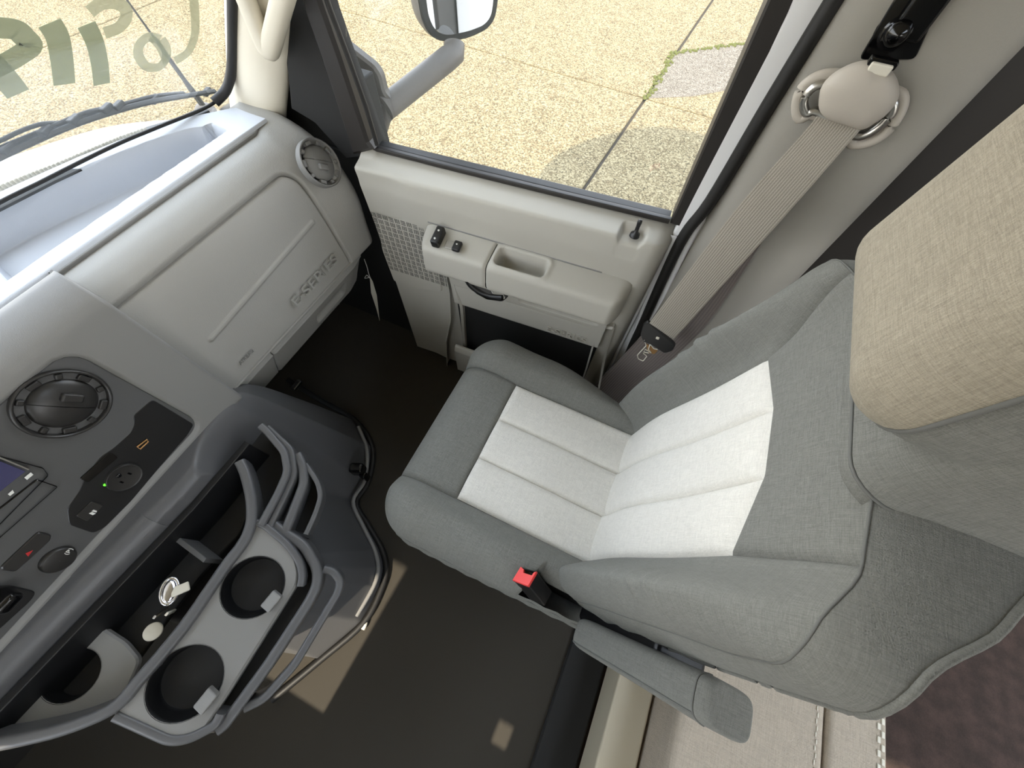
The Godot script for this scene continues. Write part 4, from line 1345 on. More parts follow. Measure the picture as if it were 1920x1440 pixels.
	wall.call(fil([Vector3(0.0643, 0.4858, -0.567), Vector3(0.0483, 0.466, -0.5033), Vector3(0.0086, 0.4552, -0.4685), Vector3(-0.039, 0.4521, -0.4584), Vector3(-0.0926, 0.449, -0.4482)], 0.012, 4, false), 0.006, 0.06, "rail")
	wall.call(fil([Vector3(0.0468, 0.4549, -0.4934), Vector3(0.0318, 0.4481, -0.4712), Vector3(0.004, 0.441, -0.4484), Vector3(-0.0523, 0.4362, -0.433), Vector3(-0.0914, 0.4331, -0.4229)], 0.012, 4, false), 0.009, 0.06, "rail")
	wall.call(fil([Vector3(0.0367, 0.4418, -0.4703), Vector3(0.0168, 0.4288, -0.4283), Vector3(-0.0048, 0.4224, -0.4078), Vector3(-0.0383, 0.4193, -0.3978), Vector3(-0.0765, 0.4172, -0.3909)], 0.012, 4, false), 0.005, 0.06, "rail")
	var pk := Buf.new()
	pk.prism([Vector3(0.0585, 0.4349, -0.6256), Vector3(0.0495, 0.4068, -0.5349), Vector3(0.0118, 0.3955, -0.4985), Vector3(-0.0942, 0.3892, -0.4779), Vector3(-0.1093, 0.3982, -0.5071), Vector3(-0.0433, 0.4188, -0.5736), Vector3(-0.0081, 0.4343, -0.6237)], n, 0.006, 0.001)
	pk.prism([Vector3(0.0429, 0.4085, -0.508), Vector3(0.0196, 0.3889, -0.4449), Vector3(-0.0083, 0.3831, -0.4261), Vector3(-0.0775, 0.3777, -0.4088), Vector3(-0.0888, 0.3915, -0.4534), Vector3(0.0073, 0.3993, -0.4783)], n, 0.006, 0.001)
	obj("pocket_floor", pk, M.soft_black, d)
	# platform with the two big cup holders
	var c1 := Vector3(-0.1879, 0.4334, -0.4108)
	var c2 := Vector3(-0.3444, 0.4336, -0.4117)
	var plat := Buf.new()
	var pl := fil([Vector3(-0.1015, 0.4546, -0.4792), Vector3(-0.0931, 0.4495, -0.463), Vector3(-0.1021, 0.4355, -0.4176), Vector3(-0.114, 0.4245, -0.3821), Vector3(-0.1381, 0.4169, -0.3577), Vector3(-0.1569, 0.4141, -0.3488), Vector3(-0.3324, 0.4132, -0.3457), Vector3(-0.3931, 0.4132, -0.3458), Vector3(-0.4157, 0.4238, -0.3801), Vector3(-0.4166, 0.453, -0.4743), Vector3(-0.3908, 0.4521, -0.4714), Vector3(-0.3291, 0.451, -0.4676), Vector3(-0.1965, 0.4517, -0.4699), Vector3(-0.1367, 0.4516, -0.4697)], 0.010, 4)
	plat.prism(pl, n, 0.030, 0.004, [ring(c1, n, 0.0515, 40), ring(c2, n, 0.0540, 40)])
	obj("cup_platform", plat, M.charcoal_plastic, d)
	cup(c1, n, 0.0515, 0.13, d, true)
	cup(c2, n, 0.0540, 0.13, d, true)
	# raised front band, slot and outer bar
	wall.call(fil([Vector3(-0.0966, 0.4596, -0.4762), Vector3(-0.0933, 0.4538, -0.4573), Vector3(-0.1045, 0.436, -0.3999), Vector3(-0.122, 0.4248, -0.3639), Vector3(-0.1402, 0.4196, -0.3469), Vector3(-0.1552, 0.4176, -0.3408)], 0.02, 5, false), 0.0065, 0.04, "front_band")
	wall.call(fil([Vector3(-0.0869, 0.4409, -0.448), Vector3(-0.0911, 0.4342, -0.4265), Vector3(-0.0938, 0.42, -0.3806), Vector3(-0.1192, 0.406, -0.3356), Vector3(-0.1451, 0.4009, -0.3192), Vector3(-0.1732, 0.4, -0.316), Vector3(-0.2828, 0.4006, -0.3182), Vector3(-0.3752, 0.4032, -0.3265), Vector3(-0.3847, 0.4049, -0.3318)], 0.02, 5, false), 0.0095, 0.06, "front_band")
	wall.call(fil([Vector3(-0.1167, 0.3921, -0.3293), Vector3(-0.1125, 0.3867, -0.3118), Vector3(-0.1212, 0.38, -0.2903), Vector3(-0.1405, 0.3778, -0.2832), Vector3(-0.2704, 0.3778, -0.2833), Vector3(-0.3282, 0.3822, -0.2975), Vector3(-0.3503, 0.3885, -0.3176)], 0.012, 5, false), 0.0075, 0.05, "outer_bar")
	wall.call(fil([Vector3(-0.414, 0.4551, -0.4681), Vector3(-0.4144, 0.4277, -0.3798), Vector3(-0.4035, 0.4208, -0.3575), Vector3(-0.3762, 0.4138, -0.3349), Vector3(-0.3609, 0.4147, -0.3378)], 0.02, 5, false), 0.0075, 0.04, "front_band")
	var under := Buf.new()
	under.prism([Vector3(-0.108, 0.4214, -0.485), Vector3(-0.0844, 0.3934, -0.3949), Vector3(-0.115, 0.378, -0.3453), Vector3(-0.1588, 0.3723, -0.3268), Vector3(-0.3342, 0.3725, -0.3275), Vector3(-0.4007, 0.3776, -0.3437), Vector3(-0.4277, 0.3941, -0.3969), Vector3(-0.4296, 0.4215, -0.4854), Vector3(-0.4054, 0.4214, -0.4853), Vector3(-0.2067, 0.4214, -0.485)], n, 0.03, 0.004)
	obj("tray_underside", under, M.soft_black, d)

func cup(c: Vector3, n: Vector3, R: float, deep: float, d: Node, big: bool):
	var b := Buf.new()
	var pr := [Vector2(R + 0.001, 0.0005), Vector2(R - 0.001, -0.001), Vector2(R - 0.003, -0.006), Vector2(R - 0.004, -0.030), Vector2(R - 0.008, -0.034), Vector2(R - 0.010, -0.040), Vector2(R - 0.013, -deep + 0.006), Vector2(R - 0.022, -deep), Vector2(0.0005, -deep)]
	if not big:
		pr = [Vector2(R + 0.001, 0.0005), Vector2(R - 0.002, -0.003), Vector2(R - 0.004, -deep), Vector2(0.0005, -deep)]
	b.lathe(c, n, pr, 44)
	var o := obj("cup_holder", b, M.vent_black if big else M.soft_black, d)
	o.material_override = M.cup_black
	if big:
		var t := Buf.new()
		var dir := Vector3(-0.12, 0, 0.99)
		var sd := n.cross(dir).normalized()
		t.rbox(c + dir * (R - 0.006) - n * 0.008, Vector3(0.022, 0.018, 0.030), 0.003, Basis(dir, n, sd))
		obj("spring_tab", t, M.charcoal_plastic, o)

# ---------- passenger seat ----------
func roll(d: float, r: float) -> float:
	if d >= r:
		return 0.0
	var k := r - maxf(d, 0.0)
	return r - sqrt(maxf(0.0, r * r - k * k))

func cush(x: float, z: float, pinch: float) -> Vector3:
	var a := absf(x - 0.271)
	var top := 0.402 + 0.026 * sst(0.150, 0.20, a) + 0.008 * exp(-pow((z + 0.225) / 0.05, 2)) - 0.010 * sst(-0.05, 0.15, z) * sst(0.17, 0.12, a)
	var d := rrect(Vector2(x, z), Vector2(0.0, -0.308), Vector2(0.542 - 0.055 * sst(-0.10, 0.18, z), 0.5), 0.085)
	return Vector3(x, top - roll(d, 0.065) - 0.009 * exp(-pinch / 0.0045), z)

func backz(y: float) -> float:
	return 0.15 + 0.17 * (y - 0.40) - 0.012 * exp(-pow((y - 0.52) / 0.12, 2)) - 0.03 * sst(0.40, 0.33, y)

func backp(x: float, y: float, pinch: float) -> Vector3:
	var a := absf(x - 0.28)
	var b := 0.058 * sst(0.148, 0.205, a) * (1.0 - 0.6 * sst(0.72, 0.95, y))
	var d := rrect(Vector2(x, y), Vector2(0.045, 0.345), Vector2(0.515, 0.940), 0.065)
	# pulled folds where the side roll bends over the waist
	var fold := 0.0
	for s in [[0.66, 0.5], [0.71, 0.9], [0.745, 0.6]]:
		fold += 0.0075 * s[1] * exp(-pow((y - s[0] - 0.25 * (a - 0.20)) / 0.007, 2)) * sst(0.155, 0.18, a) * sst(0.235, 0.20, a)
	return Vector3(x, y, backz(y) - b + roll(d, 0.05) * lerpf(1.2, 0.22, sst(0.78, 0.92, y)) + 0.007 * exp(-pinch / 0.0045) - fold)

func ytop(x: float) -> float:
	var a := minf(x, 0.56 - x)
	return 0.880 + 0.052 * sqrt(maxf(0.0, 1.0 - pow((0.107 - a) / 0.062, 2))) if a < 0.107 else 0.932 + 0.006 * sst(0.107, 0.21, a)

func build_seat():
	var d := thing("passenger_seat", "two-tone grey cloth passenger seat with pale ribbed centre panels and tall headrest", "seat", Vector3(0.27, 0, 0))
	# cushion: three pale strips
	var xs := [0.117, 0.218, 0.322, 0.425]
	for i in 3:
		var b := Buf.new()
		var x0: float = xs[i]
		var x1: float = xs[i + 1]
		b.surf(func(u: float, v: float) -> Vector3:
			var x := lerpf(x0, x1, u)
			var z := lerpf(-0.156, 0.20, v)
			return cush(x, z, minf(minf(x - x0, x1 - x), z + 0.156)) + Vector3(0, 0.004 * sin(PI * u), 0), 28, 50)
		obj("centre_strip", b, M.cloth_light, d)
	# front roll
	var fr := Buf.new()
	fr.surf(func(u: float, v: float) -> Vector3:
		var x := lerpf(0.114, 0.428, u)
		var z := lerpf(-0.156, -0.308, sin(v * PI * 0.5))
		return cush(x, z, minf(minf(x - 0.114, 0.428 - x), -0.156 - z)), 50, 40)
	obj("front_roll", fr, M.cloth_dark, d)
	# side rolls
	for s in [0, 1]:
		var seam := even([Vector2(0.113, -0.3065), Vector2(0.116, -0.156), Vector2(0.118, 0.2)], 80)
		var arc := []
		for k in 13:
			var g := PI * 0.5 * k / 12
			arc.append(Vector2(0.085 - 0.085 * sin(g), -0.223 - 0.085 * cos(g)))
		var out := even([Vector2(0.113, -0.308)] + arc + [Vector2(0.0, 0.2)], 80)
		var b := Buf.new()
		var f := func(u: float, v: float) -> Vector3:
			var a: Vector2 = along(seam, u)
			var c: Vector2 = along(out, u)
			var w := sin(v * PI * 0.5)
			var cut := 0.0
			if s == 0:
				cut = 0.050 * sst(0.035, 0.06, c.y)
			else:
				cut = 0.055 * sst(-0.10, 0.18, c.y)
			c.x += cut
			var p := a.lerp(c, w)
			if s == 1:
				p.x = 0.542 - p.x
			var q := cush(p.x, p.y, a.distance_to(a.lerp(c, w)))
			if s == 0 and cut > 0:
				q.y -= roll(p.x - cut, 0.05) * minf(cut / 0.03, 1.0)
			return q
		b.surf(f, 90, 36)
		obj("side_roll", b, M.cloth_dark, d)
	# cover round the sides, with its piping
	var arcl := []
	for k in 9:
		var g := PI * 0.5 * k / 8
		arcl.append(Vector2(0.085 - 0.085 * sin(g), -0.223 - 0.085 * cos(g)))
	var path := [Vector2(0.012, 0.26), Vector2(0.006, 0.1), Vector2(0.0, -0.1)]
	var ra := arcl.duplicate()
	ra.reverse()
	path += ra
	for p in arcl:
		path.append(Vector2(0.542 - p.x, p.y))
	path += [Vector2(0.542, -0.1), Vector2(0.51, 0.06), Vector2(0.487, 0.26)]
	var ev := even(path, 120)
	var rows := []
	var rim := []
	for i in ev.size():
		var t: Vector2 = (ev[mini(i + 1, ev.size() - 1)] - ev[maxi(i - 1, 0)]).normalized()
		var nn := Vector2(t.y, -t.x)
		if (ev[i] - Vector2(0.271, 0.0)).dot(nn) < 0:
			nn = -nn
		var r := PackedVector3Array()
		for k in [[-0.004, 0.352], [0.0, 0.344], [0.004, 0.33], [0.007, 0.30], [0.006, 0.265], [-0.004, 0.225], [-0.02, 0.19], [-0.05, 0.15], [-0.06, 0.08]]:
			var q: Vector2 = ev[i] + nn * float(k[0])
			var wr := 0.0015 * sin(i * 1.7) * sin(float(k[1]) * 60.0)
			r.append(Vector3(q.x + nn.x * wr, k[1], q.y + nn.y * wr))
		rows.append(r)
		rim.append(Vector3(ev[i].x, 0.341, ev[i].y))
	var sk := Buf.new()
	sk.grid(rows)
	obj("side_cover", sk, M.cloth_dark, d)
	var pp := Buf.new()
	pp.tube(rim, 0.0014, 6)
	obj("piping", pp, M.thread, d)
	var base := Buf.new()
	base.rbox(Vector3(0.27, 0.20, 0.0), Vector3(0.44, 0.24, 0.46), 0.02)
	obj("seat_frame", base, M.soft_black, d)
	var leg := Buf.new()
	leg.rbox(Vector3(0.27, 0.05, 0.0), Vector3(0.38, 0.10, 0.40), 0.01)
	obj("pedestal", leg, M.black_plastic, d)
	# backrest: three pale strips under the dark shoulder panel
	var bt := [Vector3(0.1392, 0.7889, 0.2161), Vector3(0.2281, 0.8215, 0.2216), Vector3(0.3233, 0.819, 0.2212), Vector3(0.4212, 0.7935, 0.2169)]
	var bx0 := [0.122, 0.223, 0.326, 0.428]
	for i in 3:
		var b := Buf.new()
		var t0: Vector3 = bt[i]
		var t1: Vector3 = bt[i + 1]
		var a0: float = bx0[i]
		var a1: float = bx0[i + 1]
		b.surf(func(u: float, v: float) -> Vector3:
			var lo := Vector2(lerpf(a0, a1, u), 0.352)
			var hi := Vector2(t0.x, t0.y).lerp(Vector2(t1.x, t1.y), u)
			var p := lo.lerp(hi, v)
			var w := hi.distance_to(lo)
			return backp(p.x, p.y, minf(minf(u, 1 - u) * (a1 - a0), (1 - v) * w)) - Vector3(0, 0, 0.004 * sin(PI * u) * sst(1.0, 0.92, v)), 28, 70)
		obj("back_strip", b, M.cloth_light, d)
	var sl := even([Vector2(0.1225, 0.350), Vector2(bt[0].x + 0.0005, bt[0].y), Vector2(0.1325, ytop(0.1325))], 120)
	var sr := even([Vector2(0.4275, 0.350), Vector2(bt[3].x - 0.0005, bt[3].y), Vector2(0.4685, ytop(0.4685))], 120)
	var sp := Buf.new()
	sp.surf(func(u: float, v: float) -> Vector3:
		var lo: Vector2
		var k := u * 3.0
		var i := mini(int(k), 2)
		lo = Vector2(bt[i].x, bt[i].y).lerp(Vector2(bt[i + 1].x, bt[i + 1].y), k - i)
		var hi := Vector2(lerpf(0.132, 0.469, u), ytop(lerpf(0.132, 0.469, u)))
		var l: Vector2 = Vector2(lerpf(bt[0].x, 0.132, v), 0)
		var p := lo.lerp(hi, v)
		var e := minf(u, 1 - u) * 0.32
		return backp(p.x, p.y, minf(e, v * 0.15)), 70, 50)
	obj("shoulder_panel", sp, M.cloth_dark, d)
	for s in [0, 1]:
		var cor := []
		for k in 9:
			var g := PI * 0.5 * k / 8
			cor.append(Vector2(0.107 - 0.062 * cos(g), 0.880 + 0.052 * sin(g)))
		var bot := []
		for k in 9:
			var g := PI * 0.5 * k / 8
			bot.append(Vector2(0.110 - 0.065 * sin(g), 0.410 - 0.065 * cos(g)))
		var out := even([Vector2(0.121, 0.345)] + bot + cor + [Vector2(0.1325, ytop(0.1325))], 100)
		if s == 1:
			var o2 := []
			for p in out:
				o2.append(Vector2(0.56 - p.x, p.y))
			out = o2
			out = even([Vector2(0.439, 0.345)] + bot.map(func(p): return Vector2(0.56 - p.x, p.y)) + cor.slice(0, 6).map(func(p): return Vector2(0.56 - p.x, p.y)) + [Vector2(0.4685, ytop(0.4685))], 100)
		var seam: Array = sl if s == 0 else sr
		var b := Buf.new()
		b.surf(func(u: float, v: float) -> Vector3:
			var a: Vector2 = along(seam, u)
			var c: Vector2 = along(out, u)
			var w := sin(v * PI * 0.5)
			var p := a.lerp(c, w)
			return backp(p.x, p.y, a.distance_to(p)), 110, 40)
		obj("back_roll", b, M.cloth_dark, d)
	# cover that wraps the sides and top to the back
	var op := [Vector2(0.110, 0.345)]
	for k in 9:
		var g := PI * 0.5 * k / 8
		op.append(Vector2(0.110 - 0.065 * sin(g), 0.410 - 0.065 * cos(g)))
	for k in 9:
		var g := PI * 0.5 * k / 8
		op.append(Vector2(0.107 - 0.062 * cos(g), 0.880 + 0.052 * sin(g)))
	for k in 15:
		var xx := lerpf(0.118, 0.442, k / 14.0)
		op.append(Vector2(xx, ytop(xx)))
	for k in 9:
		var g := PI * 0.5 * (8 - k) / 8
		op.append(Vector2(0.453 + 0.062 * cos(g), 0.880 + 0.052 * sin(g)))
	for k in 9:
		var g := PI * 0.5 * (8 - k) / 8
		op.append(Vector2(0.450 + 0.065 * sin(g), 0.410 - 0.065 * cos(g)))
	op.append(Vector2(0.45, 0.345))
	var oe := even(op, 160)
	# the back edge of the cover is squarer at the shoulders
	var rp := [Vector2(0.110, 0.345)]
	for k in 9:
		var g := PI * 0.5 * k / 8
		rp.append(Vector2(0.110 - 0.072 * sin(g), 0.410 - 0.068 * cos(g)))
	for k in 9:
		var g := PI * 0.5 * k / 8
		rp.append(Vector2(0.078 - 0.040 * cos(g), 0.903 + 0.040 * sin(g)))
	for k in 15:
		rp.append(Vector2(lerpf(0.09, 0.47, k / 14.0), 0.943))
	for k in 9:
		var g := PI * 0.5 * (8 - k) / 8
		rp.append(Vector2(0.482 + 0.040 * cos(g), 0.903 + 0.040 * sin(g)))
	for k in 9:
		var g := PI * 0.5 * (8 - k) / 8
		rp.append(Vector2(0.450 + 0.072 * sin(g), 0.410 - 0.068 * cos(g)))
	rp.append(Vector2(0.45, 0.345))
	var re := even(rp, 160)
	rows = []
	var hem := []
	for i in oe.size():
		var p: Vector2 = oe[i]
		var t: Vector2 = (oe[mini(i + 1, oe.size() - 1)] - oe[maxi(i - 1, 0)]).normalized()
		var nn := Vector2(-t.y, t.x)
		var z := backp(p.x, p.y, 1.0).z
		var r := PackedVector3Array()
		for k in [[0.0, 0.0], [0.001, 0.006], [0.003, 0.014], [0.005, 0.03], [0.005, 0.055], [0.003, 0.08], [0.001, 0.098], [-0.004, 0.106]]:
			var wr := 0.0025 * sin(i * 0.9 + float(k[1]) * 50.0) * sst(0.0, 0.03, k[1]) * sst(0.7, 0.4, p.y)
			var q: Vector2 = p.lerp(re[i], sst(-0.02, 0.10, k[1]) if k[1] > 0.0 else 0.0) + nn * (float(k[0]) + wr)
			var dep := lerpf(0.95, 0.45, sst(0.62, 0.85, p.y))
			if p.y > 0.80:
				dep = lerpf(dep, lerpf(0.45, 1.7, sst(0.03, 0.30, p.x)), sst(0.80, 0.88, p.y))
			r.append(Vector3(q.x, q.y, z + k[1] * dep))
		rows.append(r)
		hem.append(r[6])
	var wc := Buf.new()
	wc.grid(rows)
	obj("back_cover", wc, M.cloth_dark, d)
	var sb := Buf.new()
	for i in range(0, rows.size() / 2):
		var j: int = rows.size() - 1 - i
		if i + 1 < j:
			sb.quad(rows[i][7], rows[i + 1][7], rows[j - 1][7], rows[j][7])
	obj("back_panel", sb, M.cloth_dark, d)
	var hm := Buf.new()
	hm.tube(hem, 0.0032, 8)
	obj("hem_piping", hm, M.cloth_dark, d)
	var seamline := Buf.new()
	var front := []
	for r in rows:
		front.append(r[0])
	seamline.tube(front, 0.0012, 6)
	obj("piping", seamline, M.thread, d)
	# headrest
	var hl := Vector2(0.198, 0.990)
	var hh := Vector2(0.412, 1.285)
	var ho := []
	for k in 4:
		var cx: float = hl.x + 0.036 if k == 0 or k == 3 else hh.x - 0.036
		var cy: float = hl.y + 0.036 if k < 2 else hh.y - 0.036
		for q in 9:
			var g := PI + PI * 0.5 * k + PI * 0.5 * q / 8
			ho.append(Vector2(cx + 0.036 * cos(g), cy + 0.036 * sin(g)))
	ho.append(ho[0])
	var he := even(ho, 120)
	var hc := (hl + hh) * 0.5
	var tilt := func(x: float, y: float) -> float:
		return 0.168 + 0.10 * (y - 1.0) + 0.9 * maxf(0.0, 0.99 - y) * sst(0.20, 0.40, x)
	var hf := Buf.new()
	hf.surf(func(u: float, v: float) -> Vector3:
		var o: Vector2 = along(he, u)
		var w := sin(v * PI * 0.5)
		var p := hc.lerp(o, w)
		var dd := rrect(p, hl, hh, 0.036)
		return Vector3(p.x, p.y, tilt.call(p.x, p.y) + roll(dd, 0.045) * 0.85), 120, 40, true)
	obj("headrest_front", hf, M.cloth_taupe, d)
	rows = []
	var hseam := []
	for i in he.size():
		var p: Vector2 = he[i]
		var nn := (p - hc).normalized()
		var z0: float = tilt.call(p.x, p.y) + 0.045 * 0.85
		var r := PackedVector3Array()
		for k in [[0.0, 0.0], [-0.001, 0.003], [0.003, 0.01], [0.006, 0.035], [0.006, 0.08], [0.0, 0.12], [-0.012, 0.14], [-0.03, 0.15]]:
			var q := p + nn * float(k[0])
			r.append(Vector3(q.x, q.y, z0 + k[1]))
		rows.append(r)
		hseam.append(r[0])
	var hs := Buf.new()
	hs.grid(rows, true)
	obj("headrest_side", hs, M.cloth_dark, d)
	var hp := Buf.new()
	hseam.pop_back()
	hp.tube(hseam, 0.002, 6, true)
	obj("piping", hp, M.thread, d)
	# collar where the headrest grows out of the shoulders
	var cb := []
	for k in 4:
		var cx: float = 0.222 if k == 0 or k == 3 else 0.372
		var cz: float = 0.268 if k < 2 else 0.375
		for q in 7:
			var g := PI + PI * 0.5 * k + PI * 0.5 * q / 6
			cb.append(Vector3(cx + 0.034 * cos(g), 0, cz + 0.034 * sin(g)))
	cb.append(cb[0])
	rows = []
	for c in cb:
		var r := PackedVector3Array()
		for k in [[1.10, 0.932], [1.05, 0.938], [1.01, 0.950], [0.99, 0.97], [0.98, 1.0], [0.98, 1.06]]:
			r.append(Vector3(0.297 + (c.x - 0.297) * float(k[0]), k[1], 0.322 + (c.z - 0.322) * float(k[0])))
		rows.append(r)
	var co := Buf.new()
	co.grid(rows, true)
	obj("headrest_collar", co, M.cloth_dark, d)
	var cs := []
	for i in rows.size() - 1:
		cs.append(rows[i][1] + Vector3(0, 0.001, 0))
	var cp := Buf.new()
	cp.tube(cs, 0.0016, 6, true)
	obj("piping", cp, M.thread, d)
	var hg := Buf.new()
	hg.rbox(Vector3(0.034, 0.44, 0.25), Vector3(0.03, 0.26, 0.09), 0.01, Basis(Vector3.RIGHT, 0.29))
	obj("armrest_hinge", hg, M.black_plastic, d)
	# armrest folded up beside the backrest
	var a0 := Vector3(0.0, 0.365, 0.195)
	var a1 := Vector3(0.0, 0.695, 0.296)
	var ax := (a1 - a0).normalized()
	var ay := Vector3(0, -ax.z, ax.y)   # towards the back
	var ar := Buf.new()
	var L := (a1 - a0).length()
	var fsec := func(u: float, v: float) -> Vector3:
		var s := lerpf(-1, 1, u)
		var e := pow(maxf(0.0, 1.0 - pow(absf(s), 14.0)), 0.35)
		var g := TAU * v
		var c := cos(g)
		var sn := sin(g)
		var px := signf(c) * pow(absf(c), 0.55) * 0.0265 * (0.75 + 0.25 * e)
		var pz := signf(sn) * pow(absf(sn), 0.45) * 0.038 * (0.6 + 0.4 * e)
		if absf(s) > 0.999:
			px *= 0.01
			pz *= 0.01
		return a0 + ax * (L * 0.5 * (1 + s * 1.0)) + Vector3.RIGHT * px + ay * (pz + 0.006 * sin(u * PI))
	var arows := []
	for i in 61:
		var u := i / 60.0
		u = 0.5 - 0.5 * cos(PI * u)
		var r := PackedVector3Array()
		for j in 41:
			r.append(fsec.call(u, j / 40.0))
		arows.append(r)
	ar.grid(arows, false, true)
	var aro := obj("armrest", ar, M.cloth_dark, d)
	var st := Buf.new()
	var sp2 := []
	for i in range(3, 52):
		sp2.append(arows[i][26] + Vector3(-0.0005, 0, -0.0005))
	st.tube(sp2, 0.0012, 6)
	var sp3 := []
	for j in range(21, 40):
		sp3.append(arows[51][j] + Vector3(0, 0, -0.0006))
	st.tube(sp3, 0.0012, 6)
	obj("stitching", st, M.thread, aro)
	# belt buckle
	var btop := fil([Vector3(0.0513, 0.428, 0.0207), Vector3(0.0522, 0.428, 0.0663), Vector3(0.0215, 0.428, 0.064), Vector3(0.0244, 0.428, 0.0195)], 0.003, 3)
	var bmid := Vector3(0.0372, 0.428, 0.0427)
	var bax := (bmid - Vector3(0.0191, 0.35, 0.097)).normalized()
	var bk := Buf.new()
	bk.prism(btop, bax, 0.085, 0.003)
	var bko := obj("belt_buckle", bk, M.black_plastic, d)
	tag(bko, "black belt buckle with red release button")
	var rbn := Buf.new()
	var bq := [Vector3(0.052, 0.431, 0.0225), Vector3(0.0483, 0.431, 0.0342), Vector3(0.0424, 0.431, 0.0369), Vector3(0.0419, 0.431, 0.0593), Vector3(0.0486, 0.431, 0.0609), Vector3(0.0512, 0.431, 0.0664), Vector3(0.0214, 0.431, 0.0638), Vector3(0.0235, 0.431, 0.0198)]
	rbn.prism(bq, bax, 0.006, 0.0008)
	obj("release_button", rbn, M.red_button, bko)

# ---------- seat belt ----------
func ribbon(l: Array, r: Array, thick: float, n := 8, wide := 1.0, vscale := 20.0) -> Buf:
	var a := even(spline(l, n), 60)
	var c := even(spline(r, n), 60)
	var top := []
	var bot := []
	for i in a.size():
		var t: Vector3 = a[mini(i + 1, a.size() - 1)] - a[maxi(i - 1, 0)]
		var nn: Vector3 = t.cross(c[i] - a[i]).normalized()
		if nn.x > 0:
			nn = -nn
		var p := PackedVector3Array()
		var q := PackedVector3Array()
		for k in 7:
			var w := k / 6.0
			var e := 1.0 if k > 0 and k < 6 else 0.2
			p.append(a[i].lerp(c[i], w) + nn * thick * e)
			q.append(a[i].lerp(c[i], w) - nn * thick * e)
		top.append(p)
		bot.append(q)
	var b := Buf.new()
	b.grid(top, false, false, vscale, wide)
	b.grid(bot, false, false, vscale, wide)
	# u along, v across: turn them for the webbing pattern
	for i in b.uv.size():
		b.uv[i] = Vector2(b.uv[i].y, b.uv[i].x)
	return b

func dome(loop: Array, dir: Vector3, h: float, n := 10) -> Buf:
	var c := Vector3.ZERO
	for p in loop:
		c += p
	c /= loop.size()
	var b := Buf.new()
	var rows := []
	for i in loop.size() + 1:
		var p: Vector3 = loop[i % loop.size()]
		var r := PackedVector3Array()
		r.append(p - dir * 0.004)
		for k in n + 1:
			var g := PI * 0.5 * k / n
			var s := pow(cos(g), 0.7) if k < n else 0.001
			r.append(c + (p - c) * s + dir * h * sin(g))
		rows.append(r)
	b.grid(rows, true)
	return b

